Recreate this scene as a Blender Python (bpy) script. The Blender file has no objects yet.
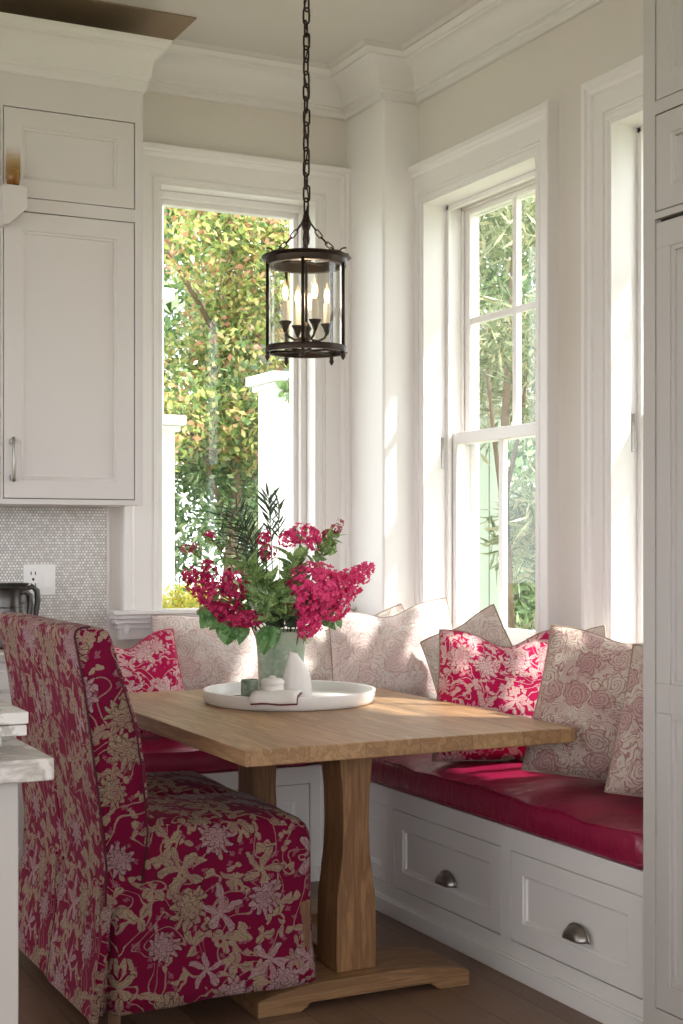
import bpy, bmesh, math, random
import numpy as np
from mathutils import Vector, Matrix, noise as mnoise
PI=math.pi
SC=bpy.context.scene
COL=SC.collection
random.seed(7); RNG=np.random.default_rng(11)

# ------------------------------------------------------------------ helpers
def lin(h):
    h=h.lstrip('#'); o=[]
    for i in (0,2,4):
        v=int(h[i:i+2],16)/255
        o.append(v/12.92 if v<=.04045 else ((v+.055)/1.055)**2.4)
    return (*o,1)

def thing(name,label,cat,loc=(0,0,0),rotz=0,group=None):
    o=bpy.data.objects.new(name,None); COL.objects.link(o)
    o.location=loc; o.rotation_euler=(0,0,rotz); o.empty_display_size=.05
    o['label']=label; o['category']=cat
    if group: o['group']=group
    return o
def tag(o,label,cat,group=None,kind=None):
    o['label']=label; o['category']=cat
    if group: o['group']=group
    if kind: o['kind']=kind
    return o
def structure(o): o['kind']='structure'; return o
def sroot(name,loc=(0,0,0)):
    o=bpy.data.objects.new(name,None); COL.objects.link(o); o.location=loc; o['kind']='structure'; return o

class MB:
    def __init__(s): s.v=[]; s.f=[]; s.uv=None
    def add(s,vs,fs):
        n=len(s.v); s.v+= [tuple(p) for p in vs]; s.f+=[tuple(i+n for i in f) for f in fs]; return s
    def box(s,x0,x1,y0,y1,z0,z1):
        if x0>x1:x0,x1=x1,x0
        if y0>y1:y0,y1=y1,y0
        if z0>z1:z0,z1=z1,z0
        return s.add([(x0,y0,z0),(x1,y0,z0),(x1,y1,z0),(x0,y1,z0),(x0,y0,z1),(x1,y0,z1),(x1,y1,z1),(x0,y1,z1)],
            [(0,3,2,1),(4,5,6,7),(0,1,5,4),(1,2,6,5),(2,3,7,6),(3,0,4,7)])
    def tube(s,pts,r,seg=8,closed=False,flat=1.0):
        pts=[Vector(p) for p in pts]; n=len(pts)
        rs=r if isinstance(r,(list,tuple)) else [r]*n
        vs=[];fs=[]
        up=None
        for i,p in enumerate(pts):
            a=pts[(i-1)%n] if (closed or i>0) else p
            b=pts[(i+1)%n] if (closed or i<n-1) else p
            t=(b-a); t=t.normalized() if t.length>1e-9 else Vector((0,0,1))
            if up is None:
                up=Vector((0,0,1)) if abs(t.z)<.9 else Vector((1,0,0))
            x=t.cross(up)
            if x.length<1e-6: x=t.cross(Vector((1,.3,0)))
            x.normalize(); y=x.cross(t).normalized(); up=y
            for k in range(seg):
                an=2*PI*k/seg
                vs.append(p+x*math.cos(an)*rs[i]+y*math.sin(an)*rs[i]*flat)
        m=n if closed else n-1
        for i in range(m):
            j=(i+1)%n
            for k in range(seg):
                l=(k+1)%seg
                fs.append((i*seg+k,i*seg+l,j*seg+l,j*seg+k))
        if not closed:
            fs.append(tuple(range(seg))[::-1]); fs.append(tuple((n-1)*seg+k for k in range(seg)))
        return s.add(vs,fs)
    def lathe(s,prof,c=(0,0,0),seg=32,cap=True,squash=None):
        vs=[];fs=[];n=len(prof)
        for (r,z) in prof:
            for k in range(seg):
                a=2*PI*k/seg
                rr=r
                x=rr*math.cos(a);y=rr*math.sin(a)
                if squash: x,y,z2=squash(x,y,z)
                else: z2=z
                vs.append((c[0]+x,c[1]+y,c[2]+z2))
        for i in range(n-1):
            for k in range(seg):
                l=(k+1)%seg
                fs.append((i*seg+k,i*seg+l,(i+1)*seg+l,(i+1)*seg+k))
        if cap:
            fs.append(tuple(range(seg))[::-1]); fs.append(tuple((n-1)*seg+k for k in range(seg)))
        return s.add(vs,fs)
    def torus(s,c,R,r,seg=40,rs=8,sx=1,sy=1,axis='z'):
        pts=[]
        for k in range(seg):
            a=2*PI*k/seg; u,v=R*sx*math.cos(a),R*sy*math.sin(a)
            p={'z':(u,v,0),'x':(0,u,v),'y':(u,0,v)}[axis]
            pts.append((c[0]+p[0],c[1]+p[1],c[2]+p[2]))
        return s.tube(pts,r,rs,closed=True)
    def build(s,name,mat,parent=None,smooth=False,bevel=0,bseg=2,local=False,boxuv=False,auto=None,fixn=True):
        me=bpy.data.meshes.new(name)
        vs=s.v
        if parent is not None and not local:
            L=parent.location; g=parent.parent
            if g is not None: L=L+g.location
            vs=[(p[0]-L[0],p[1]-L[1],p[2]-L[2]) for p in vs]
        me.from_pydata(vs,[],s.f); me.update()
        if fixn:
            bm=bmesh.new(); bm.from_mesh(me); bmesh.ops.recalc_face_normals(bm,faces=bm.faces); bm.to_mesh(me); bm.free()
        if mat: me.materials.append(mat)
        if boxuv:
            uvl=me.uv_layers.new(name='UVMap'); V=me.vertices
            for p in me.polygons:
                n=p.normal; ax=max(range(3),key=lambda i:abs(n[i]))
                for li in p.loop_indices:
                    co=V[me.loops[li].vertex_index].co
                    uvl.data[li].uv={0:(co.y,co.z),1:(co.x,co.z),2:(co.x,co.y)}[ax]
        if s.uv is not None and not boxuv:
            uvl=me.uv_layers.new(name='UVMap')
            for p in me.polygons:
                for li in p.loop_indices: uvl.data[li].uv=s.uv[me.loops[li].vertex_index]
        o=bpy.data.objects.new(name,me); COL.objects.link(o)
        if smooth or bevel: me.polygons.foreach_set('use_smooth',[True]*len(me.polygons))
        if bevel:
            b=o.modifiers.new('bev','BEVEL'); b.width=bevel; b.segments=bseg; b.limit_method='ANGLE'; b.angle_limit=.6; b.harden_normals=True
        elif auto:
            me.set_sharp_from_angle(angle=auto)
        if parent is not None: o.parent=parent
        return o

def sub_part(parent_part):   # a part that parents sub-parts; mesh parts sit at the thing's origin
    return parent_part

# ------------------------------------------------------------------ node helper
class S:
    def __init__(s,g,sock): s.g=g; s.s=sock
    def __add__(a,b): return a.g.m('ADD',a,b)
    __radd__=__add__
    def __sub__(a,b): return a.g.m('SUBTRACT',a,b)
    def __rsub__(a,b): return a.g.m('SUBTRACT',b,a)
    def __mul__(a,b): return a.g.m('MULTIPLY',a,b)
    __rmul__=__mul__
    def __truediv__(a,b): return a.g.m('DIVIDE',a,b)
    def __pow__(a,b): return a.g.m('POWER',a,b)
class G:
    def __init__(s,mat):
        mat.use_nodes=True; s.nt=mat.node_tree; s.nt.nodes.clear()
        s.out=s.n('ShaderNodeOutputMaterial')
    def n(s,t): return s.nt.nodes.new(t)
    def link(s,a,b): s.nt.links.new(a.s if isinstance(a,S) else a,b)
    def put(s,inp,v):
        if isinstance(v,S): s.nt.links.new(v.s,inp)
        elif hasattr(v,'is_output'): s.nt.links.new(v,inp)
        else: inp.default_value=v
    def m(s,op,*a,clamp=False):
        n=s.n('ShaderNodeMath'); n.operation=op; n.use_clamp=clamp
        for i,v in enumerate(a): s.put(n.inputs[i],v)
        return S(s,n.outputs[0])
    def vm(s,op,*a):
        n=s.n('ShaderNodeVectorMath'); n.operation=op
        for i,v in enumerate(a):
            if op=='SCALE' and i==1: s.put(n.inputs['Scale'],v)
            else: s.put(n.inputs[i],v)
        return S(s,n.outputs['Value'] if op in('LENGTH','DOT_PRODUCT') else n.outputs[0])
    def sep(s,v):
        n=s.n('ShaderNodeSeparateXYZ'); s.put(n.inputs[0],v); return [S(s,o) for o in n.outputs]
    def comb(s,x=0,y=0,z=0):
        n=s.n('ShaderNodeCombineXYZ'); s.put(n.inputs[0],x); s.put(n.inputs[1],y); s.put(n.inputs[2],z); return S(s,n.outputs[0])
    def co(s,k='Object'): return S(s,s.n('ShaderNodeTexCoord').outputs[k])
    def noise(s,v,scale,detail=2,rough=.5,dist=0,out='Fac'):
        n=s.n('ShaderNodeTexNoise'); s.put(n.inputs['Vector'],v); n.inputs['Scale'].default_value=scale
        n.inputs['Detail'].default_value=detail; n.inputs['Roughness'].default_value=rough; n.inputs['Distortion'].default_value=dist
        return S(s,n.outputs[out])
    def vor(s,v,scale=1,rnd=1,feat='F1',dims='2D'):
        n=s.n('ShaderNodeTexVoronoi'); n.voronoi_dimensions=dims; n.feature=feat; s.put(n.inputs['Vector'],v)
        n.inputs['Scale'].default_value=scale; n.inputs['Randomness'].default_value=rnd; return n
    def ss(s,v,a,b,lo=0.,hi=1.):
        n=s.n('ShaderNodeMapRange'); n.interpolation_type='SMOOTHSTEP'; s.put(n.inputs[0],v)
        n.inputs[1].default_value=a;n.inputs[2].default_value=b;n.inputs[3].default_value=lo;n.inputs[4].default_value=hi
        return S(s,n.outputs[0])
    def mix(s,f,a,b,mode='MIX'):
        n=s.n('ShaderNodeMix'); n.data_type='RGBA'; n.blend_type=mode; s.put(n.inputs[0],f); s.put(n.inputs[6],a); s.put(n.inputs[7],b)
        return S(s,n.outputs[2])
    def bump(s,h,strength=.3,dist=.002):
        n=s.n('ShaderNodeBump'); s.put(n.inputs['Height'],h); n.inputs['Strength'].default_value=strength; n.inputs['Distance'].default_value=dist
        return S(s,n.outputs[0])
    def bsdf(s,color,rough=.5,metal=0,normal=None,**k):
        n=s.n('ShaderNodeBsdfPrincipled'); s.put(n.inputs['Base Color'],color); s.put(n.inputs['Roughness'],rough); s.put(n.inputs['Metallic'],metal)
        if normal is not None: s.put(n.inputs['Normal'],normal)
        for a,v in k.items(): s.put(n.inputs[a.replace('_',' ')],v)
        s.link(n.outputs[0],s.out.inputs[0]); return n
def mat(name): m=bpy.data.materials.new(name); return m,G(m)

M={}
def paint(name,col,rough=.5,var=.03,scale=3,bs=.05,bscale=120):
    m,g=mat(name); c=g.co(); nz=g.noise(c,scale,3)
    d=lin(col); lo=tuple(x*(1-var) for x in d[:3])+(1,); hi=tuple(min(1,x*(1+var)) for x in d[:3])+(1,)
    col_=g.mix(nz,lo,hi); b=g.bump(g.noise(c,bscale,2),bs,.001)
    g.bsdf(col_,rough,normal=b); M[name]=m; return m
paint('wall','dcd5cd',.75); paint('ceiling','cec8c3',.8); paint('trim','ebe7e4',.38,.015)
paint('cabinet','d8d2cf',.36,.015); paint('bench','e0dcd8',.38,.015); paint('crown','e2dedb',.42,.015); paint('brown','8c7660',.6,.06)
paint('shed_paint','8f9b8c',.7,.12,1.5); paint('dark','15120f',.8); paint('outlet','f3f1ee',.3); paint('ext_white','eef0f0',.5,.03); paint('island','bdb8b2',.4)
paint('ceramic','e9e4df',.35,.03,20,.15,60); paint('gray','77736e',.5); paint('burgundy','6b1c26',.6)
paint('bulbplastic','efe6d8',.5)

def metal(name,col,rough,metal=1.0,var=.25):
    m,g=mat(name); c=g.co(); nz=g.noise(c,40,3); d=lin(col)
    g.bsdf(g.mix(nz,tuple(x*(1-var) for x in d[:3])+(1,),d),rough,metal,normal=g.bump(nz,.1,.001)); M[name]=m
metal('bronze','3c3029',.42,.75); metal('nickel','a8a49e',.36,.9); metal('pewter','5c5a58',.35)

def glass(name,tint='ffffff',amt=.06,rough=.0):
    m,g=mat(name); t=g.n('ShaderNodeBsdfTransparent'); t.inputs[0].default_value=lin(tint)
    gl=g.n('ShaderNodeBsdfGlossy'); gl.inputs['Roughness'].default_value=rough; gl.inputs[0].default_value=(1,1,1,1)
    geo=g.n('ShaderNodeNewGeometry'); dt=g.m('ABSOLUTE',g.vm('DOT_PRODUCT',S(g,geo.outputs['Normal']),S(g,geo.outputs['Incoming'])))
    x=g.n('ShaderNodeMixShader'); fac=g.m('MULTIPLY',g.m('POWER',1-dt,5.0)*.96+.04,amt)
    g.link(fac,x.inputs[0]); g.link(t.outputs[0],x.inputs[1]); g.link(gl.outputs[0],x.inputs[2]); g.link(x.outputs[0],g.out.inputs[0]); M[name]=m
glass('pane','fbfdfc',.6); glass('lampglass','fbfbf8',.9)

# oak
def wood(name,c1,c2,axis,board=0,rough=.45,c3=None,gs=1.0,off=0.0):
    m,g=mat(name); c=g.co(); x,y,z=g.sep(c)
    a={'x':(x,y,z),'y':(y,x,z),'z':(z,x,y)}[axis]
    lon,la,lb=a
    if board:
        idx=g.m('FLOOR',la/board+off); rnd=g.m('FRACT',g.m('MULTIPLY',g.m('SINE',idx*12.9898),43758.5))
    else: idx=g.m('MULTIPLY',la,0.0); rnd=idx
    v=g.comb(lon*1.3*gs+rnd*17,la*14*gs+rnd*9,lb*14*gs)
    n1=g.noise(v,1.6,6,.6,.6); n2=g.noise(g.comb(lon*6*gs+rnd*5,la*160*gs,lb*160*gs),1,3,.6)
    wv=g.m('FRACT',n1*5.0); ring=g.ss(g.m('ABSOLUTE',wv-.5),0,.5)
    col=g.mix(g.ss(n1*.55+ring*.3+rnd*.2,.15,.95),lin(c1),lin(c2))
    col=g.mix(g.ss(n2,.35,.75,0,.35),col,lin(c3 or c1))
    h=n2*.5+ring*.3
    if board:
        fr=g.m('FRACT',la/board+off); edge=g.m('MULTIPLY',g.ss(fr,0,.012),g.ss(fr,.988,1,1,0))
        col=g.mix(g.ss(edge,0,1,.45,0),col,lin('3a2a1c'))
    g.bsdf(col,rough,normal=g.bump(h,.12,.001)); M[name]=m
wood('oak_top','8f6c4b','c09a70','y',.167,.42,'7c5a3b')
wood('oak_leg','7a5738','b08457','z',0,.5,'60422a')
wood('oak_foot','7a5a3c','b58d62','x',0,.5,'60422a')
wood('foot_wood','6b4a34','8e6a4c','z',0,.5)

# floor planks
def floor_mat():
    m,g=mat('floor'); c=g.co(); x,y,z=g.sep(c)
    W=.15; row=g.m('FLOOR',x/W); r1=g.m('FRACT',g.m('SINE',row*12.9898)*43758.5)
    yy=y/1.6+r1; seg=g.m('FLOOR',yy); r2=g.m('FRACT',g.m('SINE',row*7.13+seg*31.7)*24634.6)
    v=g.comb(x*12+r2*20,y*1.1+r2*7,0.0)
    n1=g.noise(v,1.5,6,.6,.5); n2=g.noise(g.comb(x*140,y*5,0.0),1,3)
    col=g.mix(g.ss(n1*.6+r2*.5,.1,.9),lin('61493a'),lin('866a56')); col=g.mix(g.ss(n2,.4,.75,0,.3),col,lin('54402f'))
    fx=g.m('FRACT',x/W); fy=g.m('FRACT',yy)
    e=g.ss(fx,0,.02)*g.ss(fx,.98,1,1,0)*g.ss(fy,0,.002)*g.ss(fy,.998,1,1,0)
    col=g.mix(g.ss(e,0,1,.7,0),col,lin('2a1e15'))
    g.bsdf(col,.42,normal=g.bump(e*1.0+n2*.15,.25,.002)); M['floor']=m
floor_mat()

# marble
def marble():
    m,g=mat('marble'); c=g.co(); n=g.noise(c,5,6,.6,1.2); v=g.ss(g.m('ABSOLUTE',n-.5),0,.07)
    n2=g.noise(c,11,4); col=g.mix(v,lin('aba59d'),lin('dedad5')); col=g.mix(g.ss(n2,.45,.7,0,.5),col,lin('c2bbb1'))
    g.bsdf(col,.3); M['marble']=m
marble()
# tile
def tile():
    m,g=mat('tile'); c=g.co(); x,y,z=g.sep(c)
    q=78.0
    def latt(ox,oy):
        fx=g.m('FRACT',x*q+ox)-.5; fy=g.m('FRACT',z*(q/1.732)+oy)-.5
        fy=fy*1.732; return g.m('SQRT',fx*fx+fy*fy), g.m('FRACT',g.m('SINE',g.m('FLOOR',x*q+ox)*12.98+g.m('FLOOR',z*(q/1.732)+oy)*78.2+ox*5)*437.5)
    dA,rA=latt(0.,0.); dB,rB=latt(.5,.5); d=g.m('MINIMUM',dA,dB); cr=g.mix(g.m('LESS_THAN',dA,dB),rB,rA)
    cr=g.sep(cr)[0]; e=g.ss(d,.36,.48,1,0)
    col=g.mix(e,lin('a9a199'),g.mix(cr,lin('d3cec8'),lin('f4f2f0')))
    g.bsdf(col,.22,normal=g.bump(e+cr*.5,.5,.004)); M['tile']=m
tile()
# leather
def leather():
    m,g=mat('leather'); c=g.co(); n=g.noise(c,220,3); x,y,z=g.sep(c)
    w=g.noise(c,7,3,.5,1.5); w2=g.noise(g.comb(x*9,y*26,z*9),1,2,.5,1.0)
    col=g.mix(w,lin('7e1033'),lin('961a42'))
    b=g.bump(n*.12+w*1.6+w2*1.2,.55,.006)
    g.bsdf(col,.33,normal=b,Specular_IOR_Level=.65); M['leather']=m
leather()

# ---------------- printed fabrics (flat prints, real colours only)
def rot_cell(g,P,scale,rnd):
    p=g.vm('SCALE',P,scale); v=g.vor(p,1,rnd)
    d=g.vm('SUBTRACT',p,S(g,v.outputs['Position'])); dx,dy,_=g.sep(d)
    cr=g.sep(S(g,v.outputs['Color']))
    r=S(g,v.outputs['Distance']); th=g.m('ARCTAN2',dy,dx)+cr[0]*6.28
    return r,th,cr
def petals(g,r,th,n,R0,amp,pw=1.0,soft=.02):
    c=g.m('ABSOLUTE',g.m('COSINE',th*(n/2)))
    if pw!=1: c=g.m('POWER',c,pw)
    R=c*amp+R0; return g.m('SUBTRACT',R,r)   # >0 inside
def print_fabric(name,base,flower,flower2,accent,outline,scale=1.0,sheen=.3,dens=.5,rough=.85,fill=.5):
    m,g=mat(name); P0=S(g,g.n('ShaderNodeUVMap').outputs[0])
    wob=g.noise(P0,16*scale,3,out='Color'); P=g.vm('ADD',P0,g.vm('SCALE',g.vm('SUBTRACT',wob,(.5,.5,.5)),.055/scale))
    # large blooms: two rings of pointed petals around a seeded core; other cells carry long leaves
    r,th,cr=rot_cell(g,P,8.2*scale,.85)
    isf=g.ss(cr[1],.34,.36)
    rs=cr[0]*.5+.72; r=r/rs
    d1=petals(g,r,th,11,.22,.17,1.2); d1b=petals(g,r,th+.3,8,.13,.11,1.1)
    d2=petals(g,r,th,5,.05,.44,1.8)
    big=g.m('MULTIPLY',g.ss(d1,-.01,.01),isf); lf=g.m('MULTIPLY',g.ss(d2,-.012,.012),1-isf)
    o1=g.m('MULTIPLY',g.ss(g.m('ABSOLUTE',d1b),.008,.022,1,0),isf)
    vein=g.m('MULTIPLY',g.ss(g.m('ABSOLUTE',g.m('SINE',th*11+r*6)),.0,.4,1,0),g.ss(r,.12,.16))
    core=g.m('MULTIPLY',g.ss(g.m('ABSOLUTE',g.m('SINE',r*75)),.2,.5,1,0),g.ss(r,.10,.13,1,0))
    # leaf sprays
    r2,th2,c2=rot_cell(g,g.vm('ADD',P,(3.3,1.7,0)),15*scale,.95)
    d3=petals(g,r2,th2,3,.05,.45,1.3); sp=g.m('MULTIPLY',g.ss(d3,-.02,.02),g.ss(c2[1],.50,.52))
    v3=g.ss(g.m('ABSOLUTE',g.m('SINE',th2*1.5)),.02,.12,1,0)
    r4,th4,c4=rot_cell(g,g.vm('ADD',P,(9.3,4.7,0)),24*scale,1)
    d4=petals(g,r4,th4,2,.03,.46,2.2); s4=g.m('MULTIPLY',g.ss(d4,-.03,.03),g.ss(c4[1],1-fill-.02,1-fill))
    # small buds
    r3,th3,c3=rot_cell(g,g.vm('ADD',P,(5.1,2.9,0)),44*scale,1)
    bd=g.m('MULTIPLY',g.ss(petals(g,r3,th3,4,.12,.24,1),-.05,.05),g.ss(c3[1],1-dens-.01,1-dens+.01))
    # scrolling vines : contour lines of slow noise
    nz=g.noise(g.vm('ADD',P0,(1.2,7.7,0)),7.5*scale,1.5,.4,.9)
    ln=g.m('ABSOLUTE',g.m('FRACT',nz*8.0)-.5); vine=g.ss(ln,.035,.08,1,0)
    low=g.m('MAXIMUM',g.m('MAXIMUM',sp,s4),vine); bigs=g.m('MAXIMUM',big,lf)
    any_=g.m('MAXIMUM',bigs,g.m('MAXIMUM',bd,low))
    f=g.mix(g.ss(cr[2],.5,.7),lin(flower),lin(flower2))
    f=g.mix(g.m('MULTIPLY',low,1-bigs),f,lin(flower)); f=g.mix(g.m('MULTIPLY',bd,(1-bigs)*(1-low)),f,lin(accent))
    tone=g.noise(P0,22*scale,3); f=g.mix(g.ss(tone,.35,.65,.35,0),f,lin(accent))
    col=g.mix(any_*.92,lin(base),f)
    edge=g.m('MAXIMUM',g.m('MAXIMUM',o1,g.m('MULTIPLY',core,isf)),g.m('MULTIPLY',vein,bigs)*.75)
    halo=g.m('MAXIMUM',g.ss(g.m('ABSOLUTE',d1+.018),.006,.02,1,0)*isf,g.ss(g.m('ABSOLUTE',d2+.018),.006,.02,1,0)*(1-isf))
    halo2=g.m('MULTIPLY',g.m('MULTIPLY',v3,sp),1-bigs)
    col=g.mix(g.m('MULTIPLY',edge,.8),col,lin(outline)); col=g.mix(g.m('MAXIMUM',halo,halo2*.7)*.85,col,lin(outline))
    x,y,z=g.sep(P0)
    hatch=g.noise(g.comb(x*90,y*420,0.0),1,2); fine=g.noise(P0,300,2)
    col=g.mix(g.m('MULTIPLY',g.ss(hatch,.42,.62),any_)*.38,col,lin(base)); col=g.mix(g.ss(fine,.4,.7,0,.35),col,lin(outline))
    b=g.bump(any_*.8+fine*.7+hatch*.4+g.noise(P0,9,3)*5,.4,.002)
    g.bsdf(col,rough,normal=b,Sheen_Weight=sheen,Sheen_Roughness=.4,Specular_IOR_Level=.12); M[name]=m
print_fabric('chair_print','740a33','a2967a','b39a98','8c5a66','330818',.92,.06,.28,.85,.36)
print_fabric('pillow_print','b5164e','dccbbf','e8d9d2','dc92a8','8a0f3a',1.1,.08,.35,.85,.42)

def damask(name,base,line,rose,line2,scale=1.0):
    m,g=mat(name); P0=S(g,g.n('ShaderNodeUVMap').outputs[0])
    wob=g.noise(P0,9*scale,2,out='Color'); P=g.vm('ADD',P0,g.vm('SCALE',g.vm('SUBTRACT',wob,(.5,.5,.5)),.06/scale))
    r,th,cr=rot_cell(g,P,8.5*scale,.85)
    nq=g.noise(P0,26*scale,3)
    sp=g.m('SINE',r*58+th*2.0+nq*9.0); ros=g.m('MULTIPLY',g.ss(sp,.15,.6),g.ss(r,.30,.40,1,0))
    inside=g.ss(petals(g,r,th,7,.30,.10,1),-.02,.02); ring=g.ss(g.m('ABSOLUTE',petals(g,r,th,7,.30,.10,1)),.01,.03,1,0)
    fill=g.m('MULTIPLY',inside,g.ss(cr[1],.3,.5))
    nz=g.noise(g.vm('ADD',P0,(4.2,1.7,0)),8*scale,1.5,.4,1.1)
    f9=nz*9.0
    vine=g.ss(g.m('ABSOLUTE',g.m('FRACT',f9)-.5),.07,.13,1,0)
    ln2=g.ss(g.m('ABSOLUTE',g.m('FRACT',f9+.2)-.5),.03,.07,1,0); ln3=g.ss(g.m('ABSOLUTE',g.m('FRACT',f9-.2)-.5),.03,.07,1,0)
    r3,th3,c3=rot_cell(g,g.vm('ADD',P,(5.1,2.9,0)),24*scale,1)
    lf=g.m('MULTIPLY',g.ss(petals(g,r3,th3,3,.05,.42,1.3),-.03,.03),g.ss(c3[1],.35,.37))
    r4,th4,c4=rot_cell(g,g.vm('ADD',P,(8.1,1.9,0)),50*scale,1)
    dt=g.m('MULTIPLY',g.ss(r4,.18,.26,1,0),g.ss(c4[1],.5,.52))
    out_=1-inside
    col=lin(base)
    col=g.mix(g.ss(g.noise(P0,5*scale,2),.4,.65,0,.4),col,lin(rose))
    col=g.mix(g.m('MULTIPLY',fill,.45),col,lin(rose))
    col=g.mix(g.m('MULTIPLY',lf,out_)*.55,col,lin(line))
    col=g.mix(g.m('MULTIPLY',vine,out_)*.8,col,lin(base)); col=g.mix(g.m('MULTIPLY',g.m('MAXIMUM',ln2,ln3),out_)*.8,col,lin(line2))
    col=g.mix(dt*.45,col,lin(line2))
    col=g.mix(g.m('MAXIMUM',ros*.6,ring*.8),col,lin(line2))
    fine=g.noise(P0,260,2); col=g.mix(g.ss(fine,.35,.7,0,.35),col,lin(base))
    b=g.bump(fine*.8+vine*.6+g.noise(P0,8,3)*6,.35,.002)
    g.bsdf(col,.88,normal=b,Sheen_Weight=.05,Specular_IOR_Level=.15); M[name]=m
damask('damask_blush','e2dad2','cdb0a8','dcbab8','c39a96')
damask('damask_tan','c6b9ab','96605c','a0616a','84404c',1.15)
damask('damask_cream','e0d9d0','c5b2a3','d9bdb6','b39d90')
paint('piping_dark','9c8876',.8); paint('piping_rose','c3395f',.8); paint('piping_cream','b7a795',.8); paint('piping_wine','4c0a20',.8)

# ------------------------------------------------------------------ room
BW=5.50; RW=2.92; CZ=3.28
WT=.20
def BK(h,z,d): return (h,BW-d,z)     # back wall frame: h along wall, d into the room
def RT(h,z,d): return (RW-d,h,z)
def fbox(mb,F,h0,h1,z0,z1,d0,d1):
    a=F(h0,z0,d0); b=F(h1,z1,d1); return mb.box(a[0],b[0],a[1],b[1],a[2],b[2])

mb=MB(); mb.box(-4.5,RW+.25,-3.0,BW+.25,-.12,0); structure(mb.build('floor',M['floor']))
mb=MB(); mb.box(-4.2,RW+.25,-2.2,BW+.25,CZ,CZ+.15); structure(mb.build('ceiling',M['ceiling']))
# back wall with its window opening
W0=dict(a0=1.895,a1=2.61,z0=.925,z1=2.755)
def wall_with(F,name,h0,h1,opens,zt=CZ+.0):
    mb=MB(); cur=h0
    for (a0,a1,z0,z1) in opens:
        fbox(mb,F,cur,a0,0,zt,0,-WT); fbox(mb,F,a0,a1,0,z0,0,-WT); fbox(mb,F,a0,a1,z1,zt,0,-WT); cur=a1
    fbox(mb,F,cur,h1,0,zt,0,-WT); return structure(mb.build(name,M['wall']))
wall_with(BK,'wall_back',-.6,RW,[(W0['a0'],W0['a1'],W0['z0'],W0['z1'])])
R1=(4.27,5.11,.87,2.70); R2=(3.01,3.85,.87,2.70)
wall_with(RT,'wall_right',.9,BW+WT,[R2,R1])
mb=MB(); mb.box(-4.2,RW+.2,-2.2,-2.0,0,1.0); mb.box(-4.2,RW+.2,-2.2,-2.0,2.5,CZ); structure(mb.build('wall_rear',M['wall']))  # unseen rear wall, added with a mid-height opening to limit light from behind
mb=MB(); mb.box(-4.2,-4.0,-2.2,BW,0,.85); mb.box(-4.2,-4.0,-2.2,BW,2.75,CZ); structure(mb.build('wall_left',M['wall']))  # unseen left wall, added; its long opening is shaped to admit fill light
mb=MB(); mb.box(-4.2,-.6,BW,BW+.2,0,CZ); mb.box(RW,RW+.2,-2.0,.9,0,CZ); structure(mb.build('wall_kitchen',M['wall']))
# boxed corner pillar with eased corner
mb=MB(); px,py=2.755,5.165; c=.028
pts=[(RW,py),(px+c,py),(px+c*.35,py+c*.1),(px+c*.1,py+c*.35),(px,py+c),(px,BW),(RW,BW)]
n=len(pts); mb.add([(x,y,0) for x,y in pts]+[(x,y,CZ) for x,y in pts],[tuple(range(n))[::-1],tuple(range(n,2*n))]+[(i,(i+1)%n,n+(i+1)%n,n+i) for i in range(n)])
structure(mb.build('wall_corner',M['trim'],auto=.2,smooth=True))

def sweep(path,prof,name,m,closed=False):
    """path: XY polyline, room on the right-hand side; prof: (offset into room, z)"""
    P=[Vector(p) for p in path]; n=len(P); mb=MB(); rings=[]
    for i,p in enumerate(P):
        d0=(P[i]-P[i-1]).normalized() if i>0 else None; d1=(P[i+1]-P[i]).normalized() if i<n-1 else None
        n0=Vector((d0.y,-d0.x)) if d0 else None; n1=Vector((d1.y,-d1.x)) if d1 else None
        if n0 is None: nn=n1
        elif n1 is None: nn=n0
        else: b=(n0+n1); nn=b/ (b.length_squared/2)
        rings.append([(p.x+nn.x*o,p.y+nn.y*o,z) for o,z in prof])
    k=len(prof); vs=[v for r in rings for v in r]; fs=[]
    for i in range(n-1):
        for j in range(k):
            l=(j+1)%k; fs.append((i*k+j,(i+1)*k+j,(i+1)*k+l,i*k+l))
    fs.append(tuple(range(k))); fs.append(tuple((n-1)*k+j for j in range(k))[::-1])
    mb.add(vs,fs); return mb.build(name,m,smooth=True,auto=.35)
def crown_prof(z0,z1,pr):
    h=z1-z0; pts=[(0,z0),(pr*.10,z0),(pr*.14,z0+h*.03),(pr*.14,z0+h*.14),(pr*.20,z0+h*.17),(pr*.20,z0+h*.22),(pr*.26,z0+h*.24)]
    for i in range(9):
        t=i/8; a=t*PI/2
        pts.append((pr*(.28+.50*(1-math.cos(a))),z0+h*(.26+.52*math.sin(a))))
    pts+=[(pr*.82,z0+h*.80),(pr*.82,z0+h*.85),(pr*.88,z0+h*.87),(pr*.97,z0+h*.92),(pr*1.0,z0+h*.97),(pr*1.0,z1),(0,z1)]
    return pts
structure(sweep([(1.70,BW),(px,BW),(px,py),(RW,py),(RW,1.0)],crown_prof(3.115,CZ,.16),'trim_1',M['crown']))
# ceiling bead that runs ahead of the crown
structure(sweep([(1.70,BW),(px,BW),(px,py),(RW,py),(RW,1.0)],[(.155,CZ),(.155,CZ-.012),(.17,CZ-.014),(.178,CZ-.006),(.182,CZ)],'trim_2',M['ceiling']))
# brown recessed panel in the ceiling in front of the cabinets
mb=MB(); mb.box(-.6,1.90,5.062,5.345,CZ-.006,CZ+.01); structure(mb.build('trim_3',M['brown']))

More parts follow.
